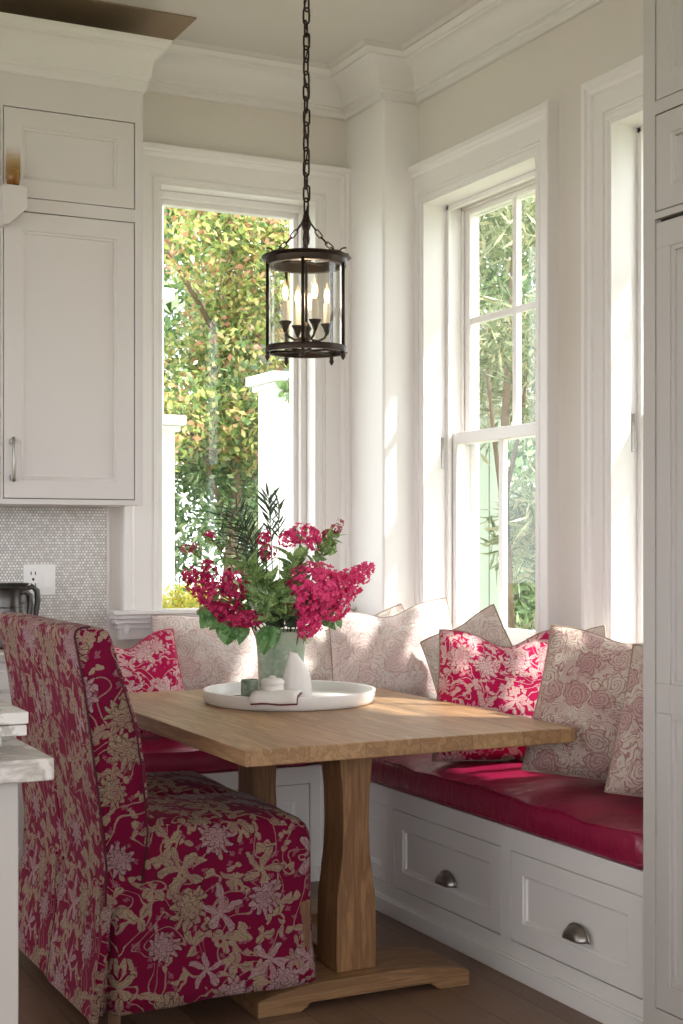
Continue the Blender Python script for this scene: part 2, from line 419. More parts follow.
# casings and windows
CP=[(0,-.01),(0,.010),(.004,.016),(.014,.016),(.018,.011),(.024,.011),(.026,.018),(.074,.020),(.078,.030),(.084,.034),(.090,.034),(.094,.045),(.108,.047),(.112,.043),(.112,-.005)]
def casing(F,a0,a1,z0,z1,parent,kw=1.0,kt=1.35,m='trim'):
    k=len(CP); vs=[]
    for (h,z,sx,sz) in ((a0,z0,-1,0),(a0,z1,-1,1),(a1,z1,1,1),(a1,z0,1,0)):
        for (w,d) in CP: vs.append(F(h+sx*w*kw,z+sz*w*kt,d))
    fs=[(i*k+j,(i+1)*k+j,(i+1)*k+(j+1)%k,i*k+(j+1)%k) for i in range(3) for j in range(k)]
    fs.append(tuple(range(k))); fs.append(tuple(3*k+j for j in range(k)))
    return MB().add(vs,fs).build('casing',M[m],parent,smooth=True,auto=.3)
def frame4(mb,F,a0,a1,z0,z1,w,d0,d1,wb=None,wt=None):
    wb=wb or w; wt=wt or w
    fbox(mb,F,a0,a0+w,z0,z1,d0,d1); fbox(mb,F,a1-w,a1,z0,z1,d0,d1)
    fbox(mb,F,a0+w,a1-w,z0,z0+wb,d0,d1); fbox(mb,F,a0+w,a1-w,z1-wt,z1,d0,d1)
def pane(F,a0,a1,z0,z1,d,parent):
    mb=MB(); fbox(mb,F,a0,a1,z0,z1,d,d-.004); return mb.build('pane',M['pane'],parent)
# window 1 : fixed picture window in the back wall
w=sroot('window_1',(2.25,BW,1.0)); a0,a1,z0,z1=W0['a0'],W0['a1'],W0['z0'],W0['z1']
casing(BK,a0,a1,z0,z1,w,1.40,1.30)
mb=MB(); frame4(mb,BK,a0-.001,a1+.001,z0-.001,z1+.001,.012,.012,-.19); mb.build('jamb',M['trim'],w)
mb=MB(); frame4(mb,BK,a0+.011,a1-.011,z0+.011,z1-.011,.028,-.075,-.17,.05,.03); mb.build('stop',M['trim'],w,bevel=.004)
mb=MB(); frame4(mb,BK,a0+.038,a1-.038,z0+.058,z1-.04,.022,-.105,-.15,.03,.022); mb.build('sash',M['trim'],w,bevel=.004)
pane(BK,a0+.058,a1-.058,z0+.086,z1-.06,-.125,w)
mb=MB()
for k_,(zz0,zz1,pp,ex) in enumerate([(1.003,1.02,.095,.215),(.985,1.003,.080,.205),(.965,.985,.062,.195),(.945,.965,.045,.182),(.90,.945,.028,.168)]):
    fbox(mb,BK,a0-ex,a1+.14,zz0,zz1,0,pp)
mb.build('window_sill',M['trim'],w,bevel=.004)
# windows 2, 3 : double-hung in the right wall
def dhung(idx,R,open_=False):
    a0,a1,z0,z1=R; w=sroot('window_%d'%idx,(RW,(a0+a1)/2,z0))
    casing(RT,a0,a1,z0,z1,w)
    mb=MB(); frame4(mb,RT,a0-.001,a1+.001,z0-.001,z1+.001,.014,.012,-.22); mb.build('jamb',M['trim'],w)
    mb=MB()
    for d0,d1,e in ((-.095,-.112,.034),(-.168,-.178,.026),(-.215,-.235,.05)):
        fbox(mb,RT,a0+.013,a0+e,z0,z1,d0,d1); fbox(mb,RT,a1-e,a1-.013,z0,z1,d0,d1); fbox(mb,RT,a0+.013,a1-.013,z1-e,z1-.013,d0,d1)
    mb.build('stop',M['trim'],w,bevel=.002)
    zm=1.745
    mb=MB(); frame4(mb,RT,a0+.016,a1-.016,zm-.045,z1-.014,.046,-.180,-.214,.045,.034); us=mb.build('upper_sash',M['trim'],w,bevel=.003)
    mb=MB(); frame4(mb,RT,a0+.016,a1-.016,z0+.01,zm,.046,-.116,-.150,.075,.048); ls=mb.build('lower_sash',M['trim'],w,bevel=.003)
    ym=(a0+a1)/2+.03
    mb=MB(); fbox(mb,RT,ym-.014,ym+.014,zm,z1-.045,-.184,-.210); mb.build('muntin',M['trim'],w,bevel=.003)
    mb=MB(); fbox(mb,RT,a0+.06,a1-.06,2.195,2.223,-.185,-.209); mb.build('muntin',M['trim'],w,bevel=.003)
    mb=MB(); fbox(mb,RT,ym-.014,ym+.014,z0+.08,zm-.045,-.120,-.146); mb.build('muntin',M['trim'],w,bevel=.003)
    pane(RT,a0+.06,a1-.06,zm-.002,z1-.046,-.197,w); pane(RT,a0+.06,a1-.06,z0+.083,zm-.046,-.133,w)
    # sash lift pulley / cord slot on the jamb
    mb=MB(); fbox(mb,RT,a1-.0165,a1-.012,zm-.15,zm-.02,-.072,-.084); mb.build('sash_pulley',M['nickel'],w,bevel=.001)
    mb=MB(); fbox(mb,RT,a0-.13,a1+.13,z0-.03,z0+.002,-.10,.075); fbox(mb,RT,a0-.112,a1+.112,z0-.10,z0-.03,0,.03); mb.build('window_sill',M['trim'],w,bevel=.004)
dhung(2,R1); dhung(3,R2)

# ------------------------------------------------------------------ shaker fronts
def shaker(F,h0,h1,z0,z1,d,parent,name,m,fw=.065,rec=.012,th=.02):
    """one front: stiles, rails, bevelled recess and the panel, one mesh"""
    mb=MB(); g=.0030; h0+=g;h1-=g;z0+=g;z1-=g
    def ring(i,dd): return [F(h0+i,z0+i,dd),F(h1-i,z0+i,dd),F(h1-i,z1-i,dd),F(h0+i,z1-i,dd)]
    rs=[ring(0,d-th),ring(0,d-.0015),ring(.0015,d),ring(fw,d),ring(fw+.003,d-.004),ring(fw+.009,d-.005),ring(fw+.012,d-rec),]
    vs=[v for r in rs for v in r]; fs=[]
    for i in range(len(rs)-1):
        for j in range(4): fs.append((i*4+j,i*4+(j+1)%4,(i+1)*4+(j+1)%4,(i+1)*4+j))
    k=(len(rs)-1)*4; fs.append((k,k+1,k+2,k+3)); fs.append((3,2,1,0))
    return MB().add(vs,fs).build(name,M[m],parent)
def face_frame(mb,F,h0,h1,z0,z1,opens,d0,d1):
    """fills rectangle minus openings with boxes (grid cut)"""
    hs=sorted({h0,h1,*[o[0] for o in opens],*[o[1] for o in opens]}); zs=sorted({z0,z1,*[o[2] for o in opens],*[o[3] for o in opens]})
    for i in range(len(hs)-1):
        for j in range(len(zs)-1):
            hc=(hs[i]+hs[i+1])/2; zc=(zs[j]+zs[j+1])/2
            if any(o[0]<hc<o[1] and o[2]<zc<o[3] for o in opens): continue
            fbox(mb,F,hs[i],hs[i+1],zs[j],zs[j+1],d0,d1)

# upper cabinet (left)
CD=BW-5.12
cab=thing('wall_cabinet','tall white upper wall cabinet with inset shaker doors left of the picture window','cabinet',(1.15,BW,1.43))
mb=MB(); fbox(mb,BK,.56,1.70,1.43,2.985,.001,CD-.022); mb.build('cabinet_body',M['cabinet'],cab)
mb=MB(); fbox(mb,BK,.58,1.68,1.45,2.9,CD-.0225,CD-.0205); mb.build('door_gap_shade',M['dark'],cab)  # near-black sheet behind the doors, stands in for shade in the gaps
opn=[(1.181,1.676,1.449,2.492),(1.181,1.676,2.540,2.866),(.65,1.172,1.449,2.492),(.65,1.172,2.540,2.866)]
mb=MB(); face_frame(mb,BK,.56,1.707,1.43,2.985,opn,CD-.020,CD); mb.build('face_frame',M['cabinet'],cab)
for i,o in enumerate(opn):
    d=shaker(BK,*o,CD-.001,cab,'door','cabinet',.066 if i%2==0 else .066)
    if i in(0,):
        hx=1.214
        yb=BW-CD
        for zz in (1.525,1.655): MB().box(hx-.009,hx+.009,yb-.026,yb+.002,zz-.010,zz+.010).build('handle_mount',M['nickel'],d,bevel=.003)
        mb=MB(); pts=[(hx,yb-.024-.010*math.sin(PI*k/10),1.51+.16*k/10) for k in range(11)]
        mb.tube(pts,[.006]+[.0075]*9+[.006],10); mb.build('handle',M['nickel'],d,smooth=True)['label']='satin nickel bar handle'
cc=sweep([(.5,5.12),(1.707,5.12),(1.707,BW)],crown_prof(2.985,3.168,.085),'cabinet_crown',M['crown'])
# built in world space: re-express under the cabinet
cc.data.transform(Matrix.Translation(-cab.location)); cc.parent=cab

# bracket light at the far left of the cabinet run
sc=thing('wall_sconce','small sconce with amber glass shade on a white bracket in front of the upper cabinet','light',(1.205,5.115,2.42))
mb=MB(); X0,X1=1.165,1.252; yf=5.045
poly=[(X0,2.565),(X1-.02,2.565),(X1,2.56),(X1,2.485),(X0+.022,2.425),(X0,2.42)]
n=len(poly); mb.add([(x,yf,z) for x,z in poly]+[(x,5.119,z) for x,z in poly],[tuple(range(n)),tuple(range(n,2*n))[::-1]]+[(i,(i+1)%n,n+(i+1)%n,n+i) for i in range(n)])
mb.build('bracket',M['cabinet'],sc,bevel=.003)
m,g=mat('amber'); c=g.co('Generated'); gx,gy,gz=g.sep(c)
t=g.n('ShaderNodeBsdfTransparent'); p=g.n('ShaderNodeBsdfPrincipled'); p.inputs['Roughness'].default_value=.2
g.put(p.inputs['Base Color'],g.mix(g.ss(gz,0,.8),lin('8a5620'),lin('c9a566')))
x=g.n('ShaderNodeMixShader'); g.put(x.inputs[0],g.ss(gz,.0,1.0,.9,.0)); g.link(t.outputs[0],x.inputs[1]); g.link(p.outputs[0],x.inputs[2]); g.link(x.outputs[0],g.out.inputs[0]); M['amber']=m
mb=MB(); mb.lathe([(.008,2.566),(.022,2.572),(.026,2.60),(.026,2.72),(.0245,2.72),(.0245,2.60),(.02,2.576)],(1.208,5.08,0),24,False); mb.build('shade',M['amber'],sc,smooth=True)['label']='amber glass shade fading to clear'
mb=MB(); mb.lathe([(.022,2.5655),(.024,2.569),(.008,2.574),(.008,2.60),(.004,2.605)],(1.208,5.08,0),16); mb.build('lamp_holder',M['bronze'],sc,smooth=True)

# backsplash
mb=MB(); fbox(mb,BK,-.6,1.678,.915,1.43,0,.012); structure(mb.build('trim_5',M['tile']))
mb=MB(); fbox(mb,BK,1.678,1.690,.915,1.43,0,.016); structure(mb.build('trim_6',M['cabinet']))
# base counter below it (mostly hidden behind the chairs)
cn=thing('kitchen_counter','white kitchen base cabinet with pale marble top behind the upholstered chairs','counter',(.6,5.2,0))
mb=MB(); mb.box(-.55,1.36,4.93,BW-.02,.10,.875); mb.box(-.55,1.36,4.99,BW-.02,0,.10); mb.build('cabinet_body',M['cabinet'],cn,bevel=.003)
mb=MB(); mb.box(-.56,1.375,4.90,BW-.013,.875,.912); mb.build('worktop',M['marble'],cn,bevel=.004)
for a,b in ((-.5,.08),(.1,.68),(.70,1.34)): shaker(lambda h,z,d:(h,4.93-d,z),a,b,.14,.85,.02,cn,'door','cabinet',.065)

# outlet plate
ot=thing('outlet_plate','white double outlet and switch plate on the tiled backsplash','outlet',(1.40,BW-.012,1.12))
ox0,ox1=1.345,1.47
mb=MB(); mb.box(ox0,ox1,BW-.018,BW-.0125,1.085,1.205); mb.build('plate',M['outlet'],ot,bevel=.003)
mb=MB(); mb.box(ox0+.078,ox0+.108,BW-.023,BW-.018,1.112,1.178); mb.build('rocker_switch',M['outlet'],ot,bevel=.002)
mb=MB(); mb.box(ox0+.016,ox0+.058,BW-.0215,BW-.018,1.098,1.192); mb.build('socket',M['outlet'],ot,bevel=.002)
mb=MB()
for zz in (1.125,1.170):
    mb.box(ox0+.026,ox0+.030,BW-.022,BW-.0214,zz-.006,zz+.007); mb.box(ox0+.043,ox0+.047,BW-.022,BW-.0214,zz-.006,zz+.007)
    mb.lathe([(.004,0),(.004,.0007)],(0,0,0),10) if False else None
mb.box(ox0+.032,ox0+.041,BW-.022,BW-.0214,1.142,1.152)
mb.build('slot',M['dark'],ot)

# pewter pitcher and its neighbour
def pitcher(loc,label,sc_=1.0,hd=1):
    t=thing('metal_pitcher',label,'pitcher',loc,0)
    mb=MB(); mb.lathe([(0,0),(.062,0),(.066,.006),(.060,.02),(.056,.10),(.050,.17),(.051,.20),(.056,.213),(.053,.213),(.047,.20),(.046,.17),(.052,.1),(.056,.02),(0,.014)],(0,0,0),32,False)
    mb.v=[(x*sc_,y*sc_,z*sc_) for x,y,z in mb.v]
    mb.build('body',M['pewter'],t,smooth=True,local=True,auto=.6)
    mb=MB(); P=[(.048,.19),(.075,.20),(.094,.185),(.098,.15),(.090,.10),(.078,.06),(.072,.045),(.058,.04)]
    mb.tube([(x*hd*sc_*.9,0,z*sc_) for x,z in P],[.006,.008,.009,.009,.008,.007,.006,.005],8,flat=1.3)
    mb.build('handle',M['pewter'],t,smooth=True,local=True)
    for zz,rr in ((.145,.0535),(.03,.060)): MB().torus((0,0,zz*sc_),rr*sc_,.003,32,6).build('band',M['pewter'],t,smooth=True,local=True)
    return t
pitcher((1.185,5.09,.912),'grey pewter pitcher with a straight body on the counter below the outlet',1.02)
pitcher((1.268,5.33,.912),'pewter jug whose curved handle shows right of the other pitcher, before the outlet',1.06)

# ------------------------------------------------------------------ window seat
BF=4.90; BX=2.34; BT=.44
b=thing('window_bench','white built-in corner window seat with panelled front and drawers','bench',(2.6,4.9,0))
LB=lambda h,z,d:(h,BF-d,z); RB=lambda h,z,d:(BX-d,h,z)
BL=1.38
mb=MB(); mb.box(BL,RW-.001,BF+.021,BW-.001,0,BT-.02); mb.box(BX+.021,RW-.001,2.93,BF+.021,0,BT-.02); mb.build('seat_box',M['bench'],b)
mb=MB(); mb.box(BL-.0,BX,BF-.004,BW-.001,BT-.02,BT); mb.box(BX-.004,RW-.001,2.93,BW-.001,BT-.02,BT); mb.build('seat_board',M['bench'],b)
mb=MB(); mb.box(BX+.0198,BX+.0205,2.95,4.5,.09,.39); mb.box(BL+.02,2.30,BF+.0198,BF+.0205,.09,.39); mb.build('front_gap_shade',M['dark'],b)  # dark backing strips that colour the gaps round the bench fronts as shade
ro=[(3.632,4.312,.104,.374),(2.955,3.578,.104,.374)]; rp=[(4.352,4.60,.104,.374),(4.63,4.86,.104,.374)]
mb=MB(); face_frame(mb,RB,2.93,BF,.05,BT-.02,ro+rp,0,-.0195); mb.build('front_frame',M['bench'],b)
lo=[(1.42,1.80,.104,.374),(1.84,2.30,.104,.374)]
mb=MB(); face_frame(mb,LB,BL,BX+.02,.05,BT-.02,lo,0,-.0195); mb.build('front_frame',M['bench'],b)
for o in ro:
    d=shaker(RB,*o,-.001,b,'drawer','bench',.060)
    yc=(o[0]+o[1])/2-.03; zc=.205
    # bin pull
    mb=MB(); seg=14; hw=.052; vs=[];fs=[]; rows=7
    for i in range(rows):
        t=i/(rows-1)*PI/2
        for k in range(seg+1):
            a=PI*k/seg
            rx=hw*math.cos(a); rz=.040*math.sin(a)
            s_=math.cos(t)
            vs.append((BX-.030*math.sin(t)-.001-.004*0,yc+rx*(.55+.45*s_) if t<1.5 else yc+rx*.55,zc-.012+rz*(.35+.65*s_)))
    for i in range(rows-1):
        for k in range(seg): fs.append((i*(seg+1)+k,i*(seg+1)+k+1,(i+1)*(seg+1)+k+1,(i+1)*(seg+1)+k))
    fs.append(tuple((rows-1)*(seg+1)+k for k in range(seg+1)))
    mb.add(vs,fs); mb.tube([(BX-.003,yc+hw*1.06*math.cos(PI*k/16),zc-.012+.042*math.sin(PI*k/16)) for k in range(17)],.0028,6)
    pl=mb.build('cup_pull',M['nickel'],d,smooth=True); pl['label']='satin nickel cup pull'
    sol=pl.modifiers.new('s','SOLIDIFY'); sol.thickness=.0015
for o in rp: shaker(RB,*o,-.001,b,'front_panel','bench',.05)
for o in lo: shaker(LB,*o,-.001,b,'front_panel','bench',.06)
mb=MB()
mb.box(BX-.014,BX,2.93,BF-.014,0,.052); mb.box(BX-.008,BX,2.93,BF-.008,.052,.060)
mb.box(BL,BX,BF-.014,BF,0,.052); mb.box(BL,BX,BF-.008,BF,.052,.060); mb.build('toe_board',M['bench'],b,bevel=.002)

# rounded-rectangle loft
def rrect(hx,hy,r,n=6,k=10):
    r=min(r,hx*.98,hy*.98); pts=[]
    for q,(sx,sy) in enumerate(((1,-1),(1,1),(-1,1),(-1,-1))):
        cx_,cy_=sx*(hx-r),sy*(hy-r); a0_={0:-PI/2,1:0,2:PI/2,3:PI}[q]
        for i in range(n+1): a=a0_+PI/2*i/n; pts.append((cx_+r*math.cos(a),cy_+r*math.sin(a)))
        # straight run subdivision
        nx={0:(1,1),1:(-1,1),2:(-1,-1),3:(1,-1)}[q]; cx2,cy2=nx[0]*(hx-r),nx[1]*(hy-r); a2=a0_+PI/2
        e=(cx2+r*math.cos(a2),cy2+r*math.sin(a2)); s0=pts[-1]
        for i in range(1,k): t=i/k; pts.append((s0[0]+(e[0]-s0[0])*t,s0[1]+(e[1]-s0[1])*t))
    return pts
def loft(levels,hx,hy,r,n=6,k=10,disp=None):
    """levels: (z,inset)"""
    mb=MB(); N=None; vs=[]
    for li,(z,ins) in enumerate(levels):
        ring=rrect(max(hx-ins,.002),max(hy-ins,.002),max(r-ins*.5,.004),n,k); N=len(ring)
        for (x,y) in ring:
            p=(x,y,z)
            if disp: p=disp(x,y,z,ins)
            vs.append(p)
    fs=[]
    for i in range(len(levels)-1):
        for j in range(N): fs.append((i*N+j,i*N+(j+1)%N,(i+1)*N+(j+1)%N,(i+1)*N+j))
    fs.append(tuple(range(N))[::-1]); L=len(levels)-1; fs.append(tuple(L*N+j for j in range(N)))
    mb.add(vs,fs); mb.N=N; return mb
def seat_cushion(cx_,cy_,hx,hy,label,seed):
    t=thing('seat_cushion',label,'cushion',(cx_,cy_,BT),0)
    m_=min(hx,hy)
    def dp(x,y,z,ins):
        q=1.0; edge=math.exp(-((ins-.05)/.05)**2) if z>.085 else 0
        z+=edge*.0045*math.sin((y if hy>hx else x)*34+3*mnoise.noise(Vector((x*4+seed,y*4,2))))
        w=mnoise.noise(Vector((x*5+seed,y*5,z*3)))*.006+mnoise.noise(Vector((x*13+seed,y*13,1)))*.0025
        if z<.01: w*=.2
        if z>.085: w*=1.5
        return (x+(w if ins<.03 else 0),y+(w if ins<.03 else 0),max(z+(w if z>.02 else 0),0.0))
    lv=[(0,.02),(.004,.006),(.015,0),(.05,-.004),(.08,0),(.090,.006),(.0925,.014)]
    for i in range(1,15):
        s_=i/14; lv.append((.0935+.030*math.sin(min(1,s_*1.25)*PI/2),.014+(m_-.02)*s_))
    mb=loft(lv,hx,hy,.035,5,44,dp); N=mb.N
    ring=[mb.v[5*N+j] for j in range(N)]; ringb=[mb.v[2*N+j] for j in range(N)]
    body=mb.build('cushion_body',M['leather'],t,smooth=True,local=True)
    mp=MB(); mp.tube(ring,.0035,6,closed=True); mp.tube(ringb,.003,6,closed=True); mp.build('piping',M['leather'],t,smooth=True,local=True)
    return t
seat_cushion((BX+RW)/2-.012,(2.94+5.44)/2,(RW-BX)/2+.0,(5.44-2.94)/2,'long crimson leather seat cushion on the right bench under the tall windows',1.0)
seat_cushion((1.385+2.318)/2,(4.89+5.44)/2,(2.318-1.385)/2,(5.44-4.89)/2,'shorter crimson leather seat cushion on the left bench under the picture window',5.0)
CT=.565   # sitting height on the cushion

# ------------------------------------------------------------------ throw pillows
def pillow(label,loc,yaw,size,m,pip,lean=14,roll=0,dip=.04,thick=.15,seed=0,asp=1.0,group='throw pillows along the window seat',ear=.06,turn=0):
    """pillow stands on its lower edge; local -Y is its front; yaw 0 faces -Y"""
    t=thing('throw_pillow',label,'pillow',loc,yaw,group)
    W=size/2; H=size*asp/2; n=30; vs=[];uv=[];fs=[]
    L=math.radians(lean); Rr=math.radians(roll)
    def P(u,v,side):
        # u,v in -1..1 ; outline: edges drawn in, corners out
        eu=1-ear*(1-v*v)**1.0*(abs(u)**3); ev=1-ear*(1-u*u)*(abs(v)**3)
        x=u*W*eu*(1-.10*max(0,v+.3)); z=v*H*ev*(1-.05*u*u*abs(v))
        if v>-.2: z-=dip*size*2*math.exp(-(u/.42)**2)*max(0,(v+.2)/1.2)**1.5
        f=((1-abs(u)**2.1)*(1-abs(v)**2.1)); f=max(f,0)**.52
        y=side*thick/2*f
        # sag: fuller at the bottom
        y*=1+.18*(-v)
        if f>0: 
            cr=mnoise.noise(Vector((u*2.2+seed*7,v*2.2,side)))*.014+mnoise.noise(Vector((u*5+seed*3,v*5,side+3)))*.006
            y+=cr*min(1,f*1.5)*side
            # tension folds from the corners
            dd=abs(abs(u)-abs(v)); y+=side*.005*math.sin(dd*16+seed)*f*(max(abs(u),abs(v))**2)
        # roll in own plane
        x2=x*math.cos(Rr)-z*math.sin(Rr); z2=x*math.sin(Rr)+z*math.cos(Rr)
        return x2,y,z2
    for side in (-1,1):
        for j in range(n+1):
            for i in range(n+1):
                u=-1+2*i/n; v=-1+2*j/n
                u=math.sin(u*PI/2)*.35+u*.65; v=math.sin(v*PI/2)*.35+v*.65
                vs.append(P(u,v,side)); uv.append((u*W+seed*.37+(1.3 if side>0 else 0),v*H+seed*.61))
    N1=(n+1)**2
    for s_ in (0,1):
        for j in range(n):
            for i in range(n):
                a=s_*N1+j*(n+1)+i; q=(a,a+1,a+n+2,a+n+1); fs.append(q if s_==0 else q[::-1])
    lowest=min(v[2] for v in vs)
    def X(p):
        x,y,z=p; z-=lowest; 
        return (x,y*math.cos(L)+z*math.sin(L),z*math.cos(L)-y*math.sin(L))
    vs=[X(p) for p in vs]
    mn=min(v[2] for v in vs); vs=[(a,b_,c_-mn) for a,b_,c_ in vs]
    mb=MB(); mb.add(vs,fs); mb.uv=uv
    o=mb.build('pillow_cover',M[m],t,smooth=True,local=True,fixn=False)
    # piping round the seam
    bd=[j for j in range(n+1)]+[(n+1)*k+n for k in range(1,n+1)]+[(n+1)*n+k for k in range(n-1,-1,-1)]+[(n+1)*k for k in range(n-1,0,-1)]
    mp=MB(); mp.tube([vs[k] for k in bd],.0032,6,closed=True); mp.build('piping',M[pip],t,smooth=True,local=True)
    return t
rd=math.radians
PL=[ # label, x, y, yaw, size, mat, piping, lean, roll, dip, thickness
 ('crimson floral pillow with rose piping on the left bench, behind the chairs',1.650,5.07,-10,.42,'pillow_print','piping_rose',12,5,.07,.22,.95),
 ('pale blush damask pillow at the left under the picture window, left of the green vase',2.03,5.27,-8,.48,'damask_blush','piping_cream',9,2,.015,.22,.98),
 ('pale tan-veined damask pillow seen between the vase and the bench corner',2.43,5.26,-10,.46,'damask_cream','piping_dark',8,-3,.04,.20,.98),
 ('large blush damask pillow with pointed top standing in the bench corner',2.610,4.79,-28,.54,'damask_blush','piping_dark',13,8,.04,.24,.90),
 ('pale pillow peeking out behind, against the corner pillar beneath the far window',2.68,5.08,-40,.40,'damask_cream','piping_cream',3,20,.02,.08,1.0),
 ('cream damask pillow with dark piping directly behind the crimson one under the far window',2.765,4.48,-62,.40,'damask_cream','piping_dark',3,26,.02,.10,1.0),
 ('crimson floral pillow with dark piping on the right bench beneath the window',2.610,4.00,-30,.52,'pillow_print','piping_dark',13,1,.06,.24,.90),
 ('cream-edged pale pillow standing behind, between the two right windows',2.79,3.93,-80,.42,'damask_cream','piping_cream',4,10,.03,.07,1.0),
 ('rose and tan damask pillow in front of the second right window, beside the crimson one',2.61,3.41,-42,.54,'damask_tan','piping_dark',15,-5,.03,.24,.88),
 ('tan damask pillow mostly hidden behind, next to the tall cabinet',2.80,3.40,-80,.43,'damask_tan','piping_cream',4,4,.04,.07,1.0),
 ('tan damask pillow nearest the viewer on the right bench, before the tall cabinet',2.60,3.06,-50,.47,'damask_tan','piping_dark',13,-4,.03,.20,.95),
]
for i,(lb,x,y,yw,sz,mm,pp,ln,rl,dp,tk,asp_) in enumerate(PL):
    pillow(lb,(x,y,CT-.006),rd(yw),sz,mm,pp,ln,rl,dp,tk,seed=i+1,asp=asp_)

# ------------------------------------------------------------------ dining table
TX0,TX1,TY0,TY1=1.398,2.428,3.37,4.83
T=thing('dining_table','oak trestle dining table with thick plank top in the window nook','table',((TX0+TX1)/2,(TY0+TY1)/2,0))
mb=MB(); mb.box(TX0,TX1,TY0,TY1,.716,.76); mb.build('tabletop',M['oak_top'],T,bevel=.004)
# slightly uneven underside batten near each pedestal
def pedestal(xc,y0,y1,z0=.075,z1=.716):
    prof=[(.062,0),(.064,.03),(.062,.20),(.052,.27),(.044,.34),(.041,.42),(.043,.50),(.050,.58),(.062,.716-.075)]
    vs=[];fs=[]
    fine=[]
    for i in range(33):
        t=i/32*(z1-z0)
        for (a,b_) in zip(prof[:-1],prof[1:]):
            if a[1]<=t<=b_[1]+1e-6:
                q=(t-a[1])/(b_[1]-a[1]); q=q*q*(3-2*q); fine.append((a[0]+(b_[0]-a[0])*q,z0+t)); break
    for w_,z in fine:
        vs+=[(xc-w_,y0,z),(xc+w_,y0,z),(xc+w_,y1,z),(xc-w_,y1,z)]
    for i in range(len(fine)-1):
        for j in range(4): fs.append((i*4+j,i*4+(j+1)%4,i*4+4+(j+1)%4,i*4+4+j))
    fs.append((3,2,1,0)); k=(len(fine)-1)*4; fs.append((k,k+1,k+2,k+3))
    return MB().add(vs,fs)
for y in (3.60,4.26):
    pedestal(1.835,y,y+.13).build('pedestal',M['oak_leg'],T,bevel=.004)
    mb=MB()
    # foot: arched plank standing on two pads
    X0_,X1_=1.51,2.18; vs=[];pr=[(X0_,0),(X0_+.13,0),(X0_+.16,.022),(X1_-.13,.022),(X1_-.10,0),(X1_,0),(X1_,.045),(X1_-.06,.06),(2.0,.075),(1.70,.075),(X0_+.06,.06),(X0_,.045)]
    n=len(pr); mb.add([(x,y-.05,z) for x,z in pr]+[(x,y+.18,z) for x,z in pr],[tuple(range(n)),tuple(range(n,2*n))[::-1]]+[(i,(i+1)%n,n+(i+1)%n,n+i) for i in range(n)])
    mb.build('foot',M['oak_foot'],T,bevel=.003)
mb=MB(); mb.box(1.79,1.88,3.731,4.259,.075,.11); mb.build('stretcher',M['oak_top'],T,bevel=.004)

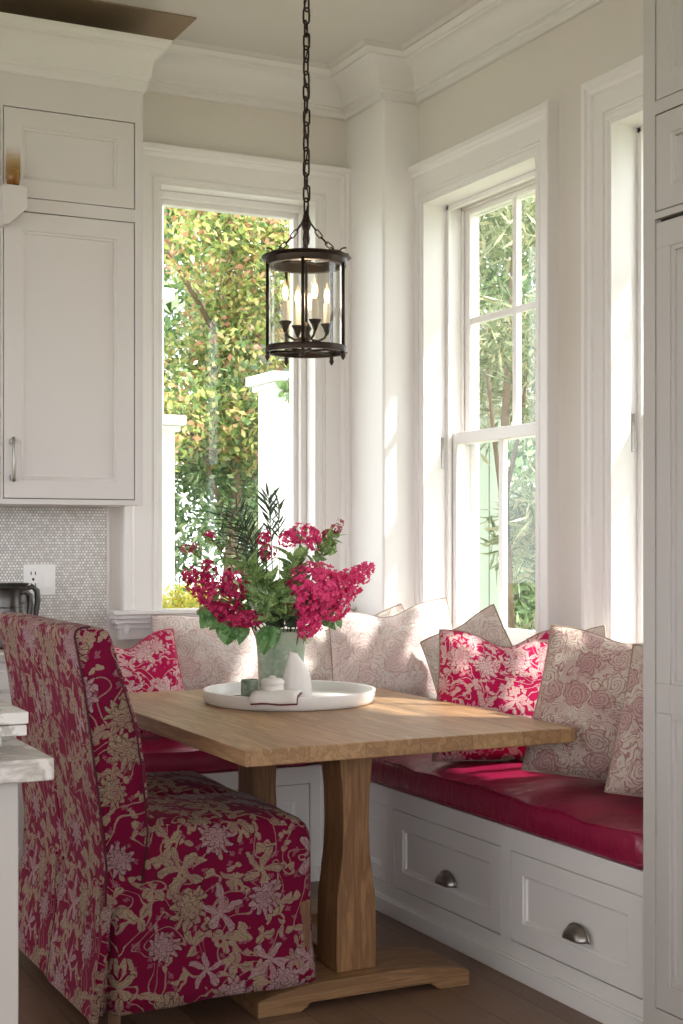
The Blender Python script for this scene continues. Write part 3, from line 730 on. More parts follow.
# ------------------------------------------------------------------ slipcovered chairs
def make_chair(label,loc,near=True):
    t=thing('dining_chair',label,'chair',loc,0,'slipcovered chairs at the table')
    hw=.2205
    # back cover: profile in XZ, swept along Y with softened ends
    outer=[(-.300,.052),(-.288,.15),(-.272,.25),(-.259,.35),(-.256,.45),(-.268,.56),(-.283,.68),(-.299,.80),(-.316,.92),(-.331,1.0),(-.341,1.052)]
    top=[(-.338,1.066),(-.325,1.074),(-.30,1.076),(-.27,1.073),(-.250,1.062),(-.238,1.038)]
    front=[(-.222,.98),(-.195,.90),(-.165,.80),(-.150,.70),(-.142,.62),(-.134,.53),(-.15,.40),(-.21,.36),(-.245,.33),(-.252,.25),(-.268,.15),(-.280,.052)]
    pr=outer+top+front; k=len(pr); cxx=sum(p[0] for p in pr)/k
    ys=[-hw,-hw+.004,-hw+.014,-hw+.04,-.12,0,.12,hw-.04,hw-.014,hw-.004,hw]
    ins=[.006,.002,.0,0,0,0,0,0,.0,.002,.006]
    vs=[]
    ctr=Vector((-.225,.66))
    for y,q in zip(ys,ins):
        for i,(x,z) in enumerate(pr):
            a=Vector(pr[i-1]);b_=Vector(pr[(i+1)%k]); tn=(b_-a).normalized(); nn=Vector((tn.y,-tn.x))
            if (Vector((x,z))-ctr).dot(nn)<0: nn=-nn
            if z<.45: nn=Vector((0,0))
            
            bul=0
            wv=.006*math.sin(y*30)*max(0,(.4-z)/.4) if i<6 else 0
            qq=q if z>.45 else q*.3
            vs.append((x-nn.x*(qq-bul)+wv,y,z-nn.y*(qq-bul)))
    fs=[]
    for i in range(len(ys)-1):
        for j in range(k): fs.append((i*k+j,i*k+(j+1)%k,(i+1)*k+(j+1)%k,(i+1)*k+j))
    fs.append(tuple(range(k))[::-1]); fs.append(tuple((len(ys)-1)*k+j for j in range(k)))
    mb=MB().add(vs,fs)
    bc=mb.build('back_cover',M['chair_print'],t,smooth=True,local=True,boxuv=True,auto=1.2)
    # piping down the outer back edge and over the top
    mp=MB()
    if near: MB().tube([(x-.001,-(hw-.001),z) for x,z in outer[3:]+top[:3]],.0032,6).build('piping',M['piping_wine'],t,smooth=True,local=True)
    MB().tube([(x-.012,-(hw+.0005),z) for x,z in front[:7]],.0028,6).build('piping',M['piping_wine'],t,smooth=True,local=True)
    # seat with long skirt
    def dp(x,y,z,i_):
        w=0
        if z<.42:
            am=.006*(1-(z-.05)/.4); w=am*math.sin((x+y)*22+z*3)+am*.6*math.sin((x-y)*41)
        z2=z+(.010*math.sin((x+.25)*4.5) if z<.10 else 0)
        if z>.45: z2+=mnoise.noise(Vector((x*7,y*7,z)))*.006-.04*max(0,(x-.02))**1.0*(1 if z>.47 else .5)
        return (x+.049+w*(1 if abs(x)>.26 else 0),y+w*(1 if abs(y)>.2 else 0),z2)
    lv=[(.064,-.012),(.10,-.008),(.18,-.002),(.27,0),(.36,0),(.43,0),(.470,.0),(.500,.004),(.520,.013),(.536,.028),(.548,.052),(.556,.085),(.560,.12),(.563,.16),(.564,.215)]
    mb=loft(lv,.291,hw-.0015,.035,6,14,dp); N=mb.N
    seam=[mb.v[6*N+j] for j in range(N)]
    mb.build('seat_cover',M['chair_print'],t,smooth=True,local=True,boxuv=True)
    # kick pleats: folded cloth in the slit at both rear corners
    for sy in (-1,1):
        mb=MB(); vs=[];fs=[]; cols=9
        for r_ in range(8):
            z=.06+.34*r_/7; sp=1-r_/7
            for c_ in range(cols):
                u=c_/(cols-1); x=-.262-.02*sp+u*(.030+.012*sp); y=sy*(hw-.034-.014*math.sin(u*PI*3+.5)*sp)
                vs.append((x,y,z))
        for r_ in range(7):
            for c_ in range(cols-1):
                a=r_*cols+c_; fs.append((a,a+1,a+cols+1,a+cols))
        o=mb.add(vs,fs).build('kick_pleat',M['chair_print'],t,smooth=True,local=True,boxuv=True)
        sl=o.modifiers.new('s','SOLIDIFY'); sl.thickness=.004
    for sx in (-.215,.312):
        for sy in (-1,1):
            mb=MB(); x,y=sx,sy*(hw-(.07 if sx<0 else .022))
            a=.018;b_=.014
            mb.add([(x-b_,y-b_,0),(x+b_,y-b_,0),(x+b_,y+b_,0),(x-b_,y+b_,0),(x-a,y-a,.30),(x+a,y-a,.30),(x+a,y+a,.30),(x-a,y+a,.30)],
                [(3,2,1,0),(4,5,6,7),(0,1,5,4),(1,2,6,5),(2,3,7,6),(3,0,4,7)]).build('leg',M['foot_wood'],t,bevel=.003,local=True)
    return t
make_chair('crimson floral slipcovered dining chair nearest the viewer, at the left side of the table',(1.348,3.787,0))
make_chair('crimson floral slipcovered chair behind the nearest one, mostly hidden by it',(1.348,4.2285,0),False)

# ------------------------------------------------------------------ things on the table
TZ=.76
tr=thing('serving_tray','round off-white ceramic serving tray with upright rim on the table','tray',(1.955,4.33,TZ))
R_=.285
mb=MB(); mb.lathe([(0,0),(R_-.012,0),(R_-.004,.003),(R_,.012),(R_+.004,.040),(R_+.002,.044),(R_-.006,.044),(R_-.010,.040),(R_-.014,.016),(R_-.024,.010),(0,.010)],(1.955,4.33,TZ),72,False)
mb.build('tray_body',M['ceramic'],tr,smooth=True,auto=.9)
# vase
def vase_mat():
    m,g=mat('celadon'); c=g.co(); n=g.noise(c,9,5,.65,.4); n2=g.noise(c,30,4,.7); x,y,z=g.sep(c)
    st=g.noise(g.comb(x*30,y*30,z*5),1,3)
    col=g.mix(g.ss(n,.3,.7),lin('8fa28b'),lin('b9c4ae')); col=g.mix(g.ss(n2,.5,.72,0,.6),col,lin('d0d3c4')); col=g.mix(g.ss(st,.55,.75,0,.5),col,lin('7e937b'))
    g.bsdf(col,.32,normal=g.bump(n2+n,.2,.002)); M['celadon']=m
vase_mat()
VX,VY=1.967,4.427
va=thing('flower_vase','mottled celadon green ceramic vase holding the flowers','vase',(VX,VY,TZ+.0105))
mb=MB(); mb.lathe([(0,0),(.068,0),(.074,.006),(.076,.05),(.079,.12),(.084,.18),(.090,.212),(.0925,.219),(.089,.222),(.084,.214),(.078,.18),(.072,.12),(.070,.05),(.066,.014),(0,.012)],(VX,VY,TZ+.0105),48,False)
mb.build('vase_body',M['celadon'],va,smooth=True,auto=.9)
# small jug
jx,jy=1.922,4.20
def jsq(x,y,z):
    q=max(0,(z-.115)/.055)
    # lean the neck to a lip on the left
    return (x-.010*q,y+.006*q,z-x*.35*q)
jg=thing('white_jug','small white pear-shaped ceramic jug on the tray in front of the vase','jug',(jx,jy,TZ+.0105))
prj=[(0,0),(.043,0),(.048,.005),(.0495,.03),(.048,.055),(.045,.08),(.039,.105),(.031,.125),(.022,.143),(.016,.155),(.013,.164),(.010,.162),(.012,.150),(.019,.132),(.030,.105),(.036,.075),(.044,.04),(.045,.01),(0,.008)]
mb=MB(); mb.lathe(prj,(0,0,0),40,False,jsq); mb.v=[(x+jx,y+jy,z+TZ+.0105) for x,y,z in mb.v]
# vertical fluting
mb.v=[((x-jx)*(1+.018*math.sin(12*math.atan2(y-jy,x-jx)))+jx,(y-jy)*(1+.018*math.sin(12*math.atan2(y-jy,x-jx)))+jy,z) for x,y,z in mb.v]
mb.build('jug_body',M['ceramic'],jg,smooth=True)
# cups, pot, napkin
m,g=mat('greenglaze'); c=g.co(); g.bsdf(g.mix(g.ss(g.noise(c,60,4),.35,.65),lin('60705f'),lin('93a08e')),.3); M['greenglaze']=m
def camxy(px_,D):   # a lateral position at distance D, in metres
    A=rd(26.4); u=(px_-341.5)/1420; return (D*(math.sin(A)+u*math.cos(A)),D*(math.cos(A)-u*math.sin(A)))
x,y=1.757,4.20
cu=thing('green_cup','small green glazed cup on the tray beside the lidded pot','cup',(x,y,TZ+.0105))
mb=MB(); mb.lathe([(0,0),(.022,0),(.026,.006),(.0285,.045),(.0275,.083),(.0245,.083),(.025,.04),(.022,.008),(0,.006)],(x,y,TZ+.0105),28,False); mb.build('cup_body',M['greenglaze'],cu,smooth=True,auto=.9)
x,y=1.775,4.268
cu=thing('small_dish','tiny brownish dish behind the green cup at the tray rim','dish',(1.738,4.262,TZ+.0105)); 
mb=MB(); mb.lathe([(0,0),(.016,0),(.018,.004),(.021,.026),(.018,.026),(.015,.006),(0,.005)],(1.738,4.262,TZ+.0105),20,False); mb.build('dish_body',M['gray'],cu,smooth=True,auto=.9)
x,y=1.822,4.165
cu=thing('lidded_pot','small white lidded pot on the folded napkin','pot',(x,y,TZ+.0105))
mb=MB(); mb.lathe([(0,0),(.026,0),(.031,.006),(.035,.03),(.0365,.062),(.034,.068),(0,.068)],(x,y,TZ+.0105),32,False); mb.build('pot_body',M['ceramic'],cu,smooth=True,auto=.9)
mb=MB(); mb.lathe([(.0365,.0685),(.0385,.071),(.038,.080),(.032,.086),(.012,.089),(0,.090)],(x,y,TZ+.0105),32,False); mb.lathe([(0,.089),(.010,.089),(.011,.093),(.006,.096),(0,.096)],(x,y,TZ+.0105),16,False); mb.build('lid',M['ceramic'],cu,smooth=True,auto=.9)
# folded napkin draped over the tray rim
nap=thing('folded_napkin','folded white napkin with burgundy border over the front rim of the tray','napkin',(1.785,4.09,TZ+.045))
def napkin(w0,w1,off,thk,mt,nm):
    d=Vector((1.955-1.79,4.33-4.09,0)).normalized(); sd=Vector((d.y,-d.x,0)); o0=Vector((1.795,4.093,0))
    prof=[(.075,.0485+.006),(.045,.0485+.006),(.02,.0475+.004),(-.002,.0465+.002),(-.012,.041),(-.017,.032),(-.0185,.024)]
    vs=[];fs=[]; C_=9
    for (s_,z) in prof:
        for c_ in range(C_):
            u=c_/(C_-1); p=o0+d*s_+sd*(w0+(w1-w0)*u); zz=TZ+z+off+.0015*math.sin(u*9+s_*60); vs.append((p.x,p.y,zz))
    for i in range(len(prof)-1):
        for c_ in range(C_-1): a=i*C_+c_; fs.append((a,a+1,a+C_+1,a+C_))
    o=MB().add(vs,fs).build(nm,M[mt],nap,smooth=True); s2=o.modifiers.new('s','SOLIDIFY'); s2.thickness=thk; s2.offset=1
napkin(-.075,.075,.004,.004,'ceramic','napkin_fold'); napkin(-.072,.078,-.001,.003,'burgundy','border')

# ------------------------------------------------------------------ flowers
def leaf_mesh(mb,p,dirv,nrm,L,W,fold=.25,curl=.15,seg=4):
    d=dirv.normalized(); s_=d.cross(nrm)
    if s_.length<1e-4: s_=d.cross(Vector((.3,.5,.8)))
    s_.normalize(); n=s_.cross(d).normalized()
    vs=[p]; 
    for i in range(1,seg):
        t=i/seg; w=W*.5*math.sin(PI*t**.8); c=p+d*L*t-n*curl*L*t*t
        vs+=[c+s_*w+n*fold*w,c,c-s_*w+n*fold*w]
    vs.append(p+d*L-n*curl*L)
    fs=[(0,1,2),(0,2,3)]
    for i in range(seg-2):
        a=1+i*3; fs+=[(a,a+3,a+4,a+1),(a+1,a+4,a+5,a+2)]
    a=1+(seg-2)*3; e=len(vs)-1; fs+=[(a,e,a+1),(a+1,e,a+2)]
    mb.add(vs,fs)
def leafmat(name,c1,c2,c3,trans=.25,rough=.5,scale=9):
    m,g=mat(name); c=g.co(); n=g.noise(c,scale,2); n2=g.noise(c,scale*4.7,1)
    col=g.mix(g.ss(n,.35,.65),lin(c1),lin(c2)); col=g.mix(g.ss(n2,.5,.75),col,lin(c3))
    p=g.n('ShaderNodeBsdfPrincipled'); g.put(p.inputs['Base Color'],col); p.inputs['Roughness'].default_value=rough
    t=g.n('ShaderNodeBsdfTranslucent'); g.put(t.inputs[0],col); x=g.n('ShaderNodeMixShader'); x.inputs[0].default_value=trans
    g.link(p.outputs[0],x.inputs[1]); g.link(t.outputs[0],x.inputs[2]); g.link(x.outputs[0],g.out.inputs[0]); M[name]=m
leafmat('petal_magenta','d81a68','ec4488','f283b0',.25,.6,60); leafmat('petal_deep','b0164e','cf2462','e0528a',.25,.6,60)
leafmat('bud','a4354c','b8616a','7c4a40',.1,.6,60)
leafmat('leaf_mid','56783f','86a65c','c3d0a2',.3,.42,30); leafmat('leaf_dark','2b3b2a','42543b','5b6a50',.15,.5,30); leafmat('leaf_round','5a8a4c','78a565','9abf84',.25,.4,20)
leafmat('stem','4e5a34','5f5236','6b6a40',0,.6,30)
FR=Vector((.8957,-.4446,0)); FF=Vector((.4446,.8957,0)); FC=Vector((VX,VY,TZ+.0105))
K=4.83/1420
def fp(px_,py_,dep=0.0):
    """a point in the bouquet given as offset right / up of the vase, and depth"""
    return FC+FR*((px_-279)*K)+FF*dep+Vector((0,0,(1.3-(py_-540)*K)-(TZ+.0105)))
def rv(): 
    v=Vector((random.gauss(0,1),random.gauss(0,1),random.gauss(0,1))); return v.normalized()
def bez(a,b_,c,n=9): return [a*(1-t)**2+b_*2*t*(1-t)+c*t*t for t in [i/n for i in range(n+1)]]
MOUTH=FC+Vector((0,0,.205))
def stem_into(t,tip,r=.0022,off=(0,0)):
    d=tip-MOUTH; base=FC+Vector((-d.x*.10+off[0],-d.y*.10+off[1],.03))
    m0=MOUTH+Vector((d.x,d.y,0)).normalized()*min(.045,Vector((d.x,d.y,0)).length*.5)+Vector((off[0],off[1],.0))
    pts=[base,(base+m0)/2]+bez(m0,m0+Vector((d.x*.2,d.y*.2,max(.06,d.z*.65))),tip,8)
    mb=MB(); mb.tube(pts,[r*1.2]*3+[r]*(len(pts)-3),6); mb.build('stem',M['stem'],t,smooth=True)
    return pts
def florets(mb,c,rx,ry,rd_,n,size):
    for _ in range(n):
        v=rv(); rr=.80+.25*random.random()
        p=c+FR*(v.x*rx*rr)+Vector((0,0,v.z*ry*rr))+FF*(v.y*rd_*rr)
        out=(FR*(v.x/rx)+Vector((0,0,v.z/ry))+FF*(v.y/rd_)).normalized()
        out=(out+rv()*.35).normalized()
        a=out.orthogonal().normalized(); b_=out.cross(a); ph=random.random()*6
        s_=size*(.75+.5*random.random())
        for k in range(4):
            an=ph+k*PI/2; d=(a*math.cos(an)+b_*math.sin(an)); d2=(d+out*(.25+.3*random.random())).normalized()
            side=out.cross(d).normalized()
            w=s_*.48
            mb.add([p,p+d2*s_*.55+side*w,p+d2*s_*1.05+out*.001,p+d2*s_*.55-side*w],[(0,1,2,3)])
def blossom(label,blobs,mt,size=.011,dep=0,leaves=0,off=(0,0)):
    c0=fp(blobs[0][0],blobs[0][1],dep)
    t=thing('cut_flower',label,'flower',tuple(FC),0,'magenta cut flowers in the green vase')
    mb=MB()
    for (x,y,rx,ry,n) in blobs: florets(mb,fp(x,y,dep),rx*K,ry*K,min(rx,ry)*K*1.0,n,size)
    mb.build('blossom',M[mt],t,fixn=False)
    pts=stem_into(t,c0,.0024,off)
    if leaves:
        mb=MB()
        for _ in range(leaves):
            p=pts[random.randint(5,len(pts)-2)]; d=(rv()+Vector((0,0,.1))+(c0-MOUTH).normalized()*.4); leaf_mesh(mb,p,d,rv(),.05+.03*random.random(),.022)
        mb.build('leaves',M['leaf_mid'],t,smooth=True,fixn=False)
    return t
blossom('large round magenta flower head right of the bouquet centre',[(313,590,29,27,420),(300,598,14,18,120)],'petal_magenta',.011,-.06,5,(.02,-.02))
blossom('pointed magenta flower spray reaching furthest right from the vase',[(334,590,20,18,190),(347,582,16,12,120),(358,575,10,9,60),(366,568,6,6,26)],'petal_magenta',.010,-.02,5,(.035,-.01))
blossom('pinkish magenta flower cluster below the large round head',[(330,606,17,13,150),(322,598,10,10,60)],'petal_magenta',.010,-.07,2,(.03,-.035))
blossom('small magenta flower head hanging over the right lip of the vase',[(309,622,12,10,110),(305,630,7,6,40)],'petal_magenta',.010,-.10,1,(.01,-.045))
blossom('magenta flower cluster at the top of the bouquet',[(300,534,16,10,85),(312,540,7,10,36),(286,540,8,7,26)],'petal_magenta',.010,.0,7,(.0,.01))
blossom('small upright magenta spray above the bouquet centre',[(263,538,7,8,28),(266,552,9,8,36)],'petal_deep',.009,-.03,5,(-.01,0))
blossom('deep crimson flower mass on the left of the bouquet',[(220,598,22,17,210),(234,582,14,14,80),(214,610,14,8,60)],'petal_deep',.011,-.05,6,(-.02,-.02))
blossom('feathery crimson flower spray furthest left in the bouquet',[(198,584,14,13,120),(188,575,8,8,46),(206,570,8,10,50)],'petal_deep',.009,.02,6,(-.035,0))
blossom('crimson flower cluster low over the left side of the vase',[(243,617,22,8,150),(226,612,12,8,60)],'petal_deep',.010,-.09,2,(-.01,-.04))
blossom('tiny crimson bloom high on the left of the bouquet',[(206,536,5,5,26)],'petal_deep',.009,.03,5,(-.03,.02))
blossom('small crimson bud twig at the upper left edge of the bouquet',[(183,549,6,4,20),(194,545,4,3,10)],'bud',.008,.05,4,(-.035,.03))
blossom('reddish budded twig at the upper right of the bouquet',[(334,528,5,5,16),(324,534,5,5,16),(338,523,3,4,8)],'bud',.008,.03,6,(.03,.02))
# greenery
def sprig(label,tip,n,L,W,mt,dep=0,spread=.8,curl=.1,seglen=.5,off=(0,0),r=.0016,drop=0):
    t=thing('leafy_sprig',label,'foliage',tuple(FC),0,'green sprigs in the vase')
    tp=fp(tip[0],tip[1],dep); pts=stem_into(t,tp,r,off)
    P=pts[3:]; mb=MB(); ax=(P[-1]-P[-3]).normalized()
    for i in range(n):
        f=seglen+(1-seglen)*(i/(n-1) if n>1 else 1); q=f*(len(P)-1); k=min(int(q),len(P)-2); p=P[k].lerp(P[k+1],q-k)
        tdir=(P[k+1]-P[k]).normalized(); a=i*2.4; o1=tdir.orthogonal().normalized(); o2=tdir.cross(o1)
        d=tdir*(1-spread*.6)+(o1*math.cos(a)+o2*math.sin(a))*spread+Vector((0,0,-drop))
        leaf_mesh(mb,p,d,-FF*.8+rv()*.7,L*(.7+.6*random.random()),W*(.8+.4*random.random()),.2,curl)
    mb.build('leaves',M[mt],t,smooth=True,fixn=False)
sp=[((232,508),60,.075,.0055,'leaf_dark',.02,.75,.05,.35),((222,516),44,.07,.005,'leaf_dark',.05,.75,.05,.4),((243,520),52,.07,.0055,'leaf_dark',-.02,.8,.05,.35),((214,532),34,.06,.005,'leaf_dark',.06,.8,.05,.45),((266,497),26,.060,.009,'leaf_dark',.03,.6,.1,.55),((276,503),18,.055,.008,'leaf_dark',.05,.55,.1,.6)]
lb=['tall feathery dark green sprig left of the bouquet top','feathery dark sprig leaning left behind the tall one','feathery dark green sprig near the bouquet middle','low feathery dark sprig furthest left','highest dark narrow-leaved sprig of the bouquet','narrow-leaved dark sprig just right of the highest one']
for a,l in zip(sp,lb): sprig(l,*a)
sp=[((262,578),26,.080,.032,'leaf_mid',-.09,.8,.25,.25),((278,594),22,.080,.034,'leaf_mid',-.11,.9,.3,.2),((292,556),22,.070,.030,'leaf_mid',-.03,.8,.2,.4),((246,564),20,.075,.028,'leaf_mid',-.07,.8,.2,.4),((332,536),22,.046,.024,'leaf_mid',.03,.8,.2,.55),((284,612),14,.075,.036,'leaf_dark',-.06,1.0,.3,.1),((245,600),12,.08,.032,'leaf_mid',.06,.9,.3,.3),((310,606),14,.08,.032,'leaf_dark',.05,.9,.3,.3)]
lb=['broad green leaves in the centre front of the bouquet','pale-edged leaves low in front of the bouquet','green leaves rising just under the top blossom','leafy green sprig left of the centre','leafy twig at the right edge near the reddish buds','dark leaves deep over the vase mouth','green leaves at the back left of the bouquet','dark leaves at the back right of the bouquet']
for a,l in zip(sp,lb): sprig(l,*a)
sp=[((210,610),12,.070,.052,'leaf_round',-.06,.6,.3,.65,.6),((226,624),9,.066,.052,'leaf_round',-.09,.6,.4,.6,.6),((268,628),6,.075,.056,'leaf_round',-.115,.5,.4,.6,.9),((334,618),8,.055,.030,'leaf_round',-.03,.7,.2,.6,.2)]
lb=['rounded green leaves drooping at the lower left of the bouquet','rounded leaf cluster hanging beside the left lip of the vase','big rounded leaf folded over the front lip of the vase','small green leaves at the lower right of the bouquet']
for a,l in zip(sp,lb): sprig(l,a[0],a[1],a[2],a[3],a[4],a[5],a[6],a[7],a[8],drop=a[9])

# ------------------------------------------------------------------ lantern
LX,LY=1.916,4.113
LT,LBm=2.200,1.905
ln=thing('pendant_lantern','round dark bronze and glass pendant lantern with candle lights over the table','lamp',(LX,LY,CZ-.0))
C3=(LX,LY,0)
mb=MB(); mb.lathe([(.128,LT-.026),(.130,LT-.02),(.132,LT-.006),(.141,LT-.003),(.144,LT),(.141,LT+.004),(.128,LT+.007),(.108,LT+.006),(.108,LT-.026),(.128,LT-.026)],C3,56,False); mb.build('top_ring',M['bronze'],ln,smooth=True,auto=.5)
mb=MB(); mb.lathe([(.120,LBm-.008),(.131,LBm-.008),(.133,LBm),(.130,LBm+.012),(.119,LBm+.012),(.117,LBm+.002),(.120,LBm-.008)],C3,56,False); mb.build('bottom_ring',M['bronze'],ln,smooth=True,auto=.5)
mb=MB()
for k in range(3):
    a=k*PI/3+.3; mb.tube([(LX+.12*math.cos(a),LY+.12*math.sin(a),LBm),(LX-.12*math.cos(a),LY-.12*math.sin(a),LBm)],.004,6)
mb.build('bottom_spider',M['bronze'],ln,smooth=True)
for k in range(5):
    a=rd(-26.4)+k*2*PI/5-PI/2-.06
    x,y=LX+.1265*math.cos(a),LY+.1265*math.sin(a)
    mb=MB(); mb.tube([(x,y,LBm+.005),(x,y,LT-.02)],.0055,8); mb.build('upright',M['bronze'],ln,smooth=True)
    mb=MB(); mb.lathe([(.003,LBm-.008),(.008,LBm-.012),(.005,LBm-.016),(.0085,LBm-.022),(.005,LBm-.030),(.001,LBm-.036)],(x,y,0),10); mb.build('finial',M['bronze'],ln,smooth=True)
mb=MB(); mb.lathe([(.1185,LBm+.004),(.1185,LT-.02)],C3,56,False); mb.lathe([(.1165,LBm+.004),(.1165,LT-.02)],C3,56,False); mb.build('glass_cylinder',M['lampglass'],ln,smooth=True,fixn=False)
# hub and stem
mb=MB(); mb.tube([(LX,LY,LT-.02),(LX,LY,2.325)],.006,8); mb.lathe([(.004,2.24),(.010,2.245),(.012,2.262),(.009,2.285),(.014,2.30),(.018,2.312),(.012,2.325),(.008,2.345),(.004,2.352)],C3,16); 
for k in range(3):
    a=k*2*PI/3+.5; mb.tube([(LX,LY,LT-.012),(LX+.11*math.cos(a),LY+.11*math.sin(a),LT-.008)],.004,6)
mb.build('hub',M['bronze'],ln,smooth=True,auto=.6)
mb=MB(); mb.tube([(LX,LY,LT-.012),(LX,LY,1.945)],.0045,8); mb.lathe([(.002,1.925),(.010,1.935),(.016,1.948),(.011,1.962),(.018,1.975),(.012,1.985),(.006,1.995)],C3,16); mb.build('stem',M['bronze'],ln,smooth=True)
def link(mb,c,L,W,r,ang,tilt=None):
    pts=[]
    for k in range(16):
        a=2*PI*k/16; u=W/2*math.cos(a); v=(L-W)/2*(1 if math.sin(a)>0 else -1)*(1 if abs(math.sin(a))>.01 else 0)+W/2*math.sin(a)
        p=Vector((u*math.cos(ang),u*math.sin(ang),v))
        if tilt is not None: p=tilt@p
        pts.append(c+p)
    mb.tube(pts,r,6,closed=True)
# rim chains with scroll hooks
for k in range(3):
    a=rd(-26.4)+(0.08,PI*.97,PI*1.5)[k]; e=Vector((LX+.134*math.cos(a),LY+.134*math.sin(a),LT+.006)); s0=Vector((LX+.014*math.cos(a),LY+.014*math.sin(a),2.312))
    mb=MB(); n=7; dr=(e-s0); 
    for i in range(n):
        t=(i+.5)/n; c_=s0+dr*t+Vector((0,0,-.018*math.sin(PI*t))); t2=t+.02; d_=(dr+Vector((0,0,-.018*PI*math.cos(PI*t)))).normalized()
        q=d_.to_track_quat('Z','Y').to_matrix(); link(mb,c_,dr.length/n*1.35,.013,.002,(i%2)*PI/2,q)
    mb.build('rim_chain',M['bronze'],ln,smooth=True)
    mb=MB(); pts=[]
    for i in range(14):
        q=i/13*PI*1.6; rr=.018*(1-.35*i/13); pts.append(e+Vector((math.cos(a)*(-.012+rr*math.cos(q+1.2)),math.sin(a)*(-.012+rr*math.cos(q+1.2)),.012+rr*math.sin(q+1.2)-.0)))
    mb.tube(pts,.0026,6); mb.build('scroll_hook',M['bronze'],ln,smooth=True)
# ceiling chain
mb=MB(); z=2.352+.014; i=0; ang0=.5
while z<CZ-.03:
    link(mb,Vector((LX+.0015*math.sin(i*2.1),LY,z)),.052,.021,.0032,ang0+(i%2)*PI/2+.25*math.sin(i)); z+=.0405; i+=1
mb.build('chain',M['bronze'],ln,smooth=True)
mb=MB(); pts=[Vector((LX+.008*math.sin(k*1.1),LY+.006*math.cos(k*.9),2.34+k*.03)) for k in range(31)]; mb.tube(pts,.0022,6); mb.build('cord',M['bronze'],ln,smooth=True)
mb=MB(); mb.lathe([(.004,CZ-.05),(.012,CZ-.045),(.014,CZ-.03),(.05,CZ-.022),(.062,CZ-.008),(.062,CZ-.0005),(0,CZ-.0005)],C3,32); mb.build('canopy',M['bronze'],ln,smooth=True,auto=.6)
# candles
m,g=mat('flamebulb'); e=g.n('ShaderNodeEmission'); e.inputs[0].default_value=(1,.62,.30,1); e.inputs[1].default_value=3.0
c=g.co('Generated'); gx,gy,gz=g.sep(c); gl=g.n('ShaderNodeBsdfTransparent'); x=g.n('ShaderNodeMixShader')
g.put(x.inputs[0],g.ss(gz,.35,.75,.75,.06)); g.link(gl.outputs[0],x.inputs[1]); g.link(e.outputs[0],x.inputs[2]); g.link(x.outputs[0],g.out.inputs[0]); M['flamebulb']=m
paint('candle','e6dccd',.5)
for k in range(4):
    a=rd(-26.4)+PI/2*k+.42; R=.072
    x,y=LX+R*math.cos(a),LY+R*math.sin(a)
    arm=[Vector((LX+math.cos(a)*q,LY+math.sin(a)*q,z_)) for q,z_ in ((.006,1.955),(.022,1.940),(.040,1.937),(.063,1.948),(.072,1.965))]
    mb=MB(); mb.tube(arm,[.0045,.004,.004,.004,.0045],8); 
    mb.lathe([(.004,1.958),(.008,1.968),(.012,1.980),(.019,1.990),(.0205,1.994),(.016,1.995),(.010,1.990)],(x,y,0),18)
    ar=mb.build('candle_arm',M['bronze'],ln,smooth=True,auto=.8)
    mb=MB(); mb.lathe([(.0108,1.990),(.0108,2.058),(.009,2.060),(.004,2.061)],(x,y,0),16); mb.build('candle_sleeve',M['candle'],ln,smooth=True,auto=.6)['label']='cream candle sleeve'
    mb=MB(); mb.lathe([(.004,2.061),(.0075,2.070),(.0095,2.082),(.0085,2.096),(.005,2.112),(.002,2.124),(.0006,2.130)],(x,y,0),14); mb.build('bulb',M['flamebulb'],ln,smooth=True)['label']='glowing warm flame-shaped bulb'

# ------------------------------------------------------------------ tall cabinet at the right, near
PX=2.30; pc=thing('tall_cabinet','tall warm white panelled cabinet at the right edge of the view','cabinet',(2.6,2.2,0))
PB=lambda h,z,d:(PX-d,h,z)
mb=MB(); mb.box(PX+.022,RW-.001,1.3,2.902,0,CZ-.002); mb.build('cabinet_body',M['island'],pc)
mb=MB(); mb.box(PX+.0205,PX+.0215,1.35,2.88,.1,3.2); mb.build('door_gap_shade',M['dark'],pc)  # thin dark sheet paints the shade seen between doors and frame
po=[(2.29,2.856,2.405,3.12),(2.29,2.856,2.125,2.372),(2.29,2.856,.12,2.108),(1.70,2.25,2.405,3.12),(1.70,2.25,2.125,2.372),(1.70,2.25,.12,2.108)]
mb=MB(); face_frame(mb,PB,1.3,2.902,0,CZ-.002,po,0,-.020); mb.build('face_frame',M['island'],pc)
for i,o in enumerate(po):
    if i in(2,5):   # tall door with two panels
        h0,h1,z0,z1=o; mb=MB(); zz=[z0+.003,.865,.94,z1-.009 if True else z1]
        face_frame(mb,PB,h0+.0025,h1-.0025,z0+.0025,z1-.010,[(h0+.055,h1-.055,z0+.07,.865),(h0+.055,h1-.055,.94,z1-.075)],-.002,-.019)
        for (a,b_) in ((z0+.07,.865),(.94,z1-.075)):
            fbox(mb,PB,h0+.055,h1-.055,a,b_,-.014,-.019)
            frame4(mb,PB,h0+.055,h1-.055,a,b_,.012,-.006,-.015)
        mb.build('door',M['island'],pc,bevel=.0015)
    else: shaker(PB,*o,-.001,pc,'door' if i in(0,3) else 'drawer','island',.055)

# ------------------------------------------------------------------ island corner at the left, near
il=thing('kitchen_island','corner of a white island with stepped marble top at the left edge','island',(.2,2.8,0))
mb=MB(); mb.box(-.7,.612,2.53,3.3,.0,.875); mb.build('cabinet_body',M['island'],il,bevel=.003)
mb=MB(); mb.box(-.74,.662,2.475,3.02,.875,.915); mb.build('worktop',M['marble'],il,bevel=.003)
mb=MB(); mb.box(-.7,.612,2.66,2.99,.915,.940); mb.box(-.74,.644,2.60,2.99,.940,.960); mb.box(-.74,.646,2.595,2.995,.962,.984); mb.build('raised_ledge',M['marble'],il,bevel=.002)

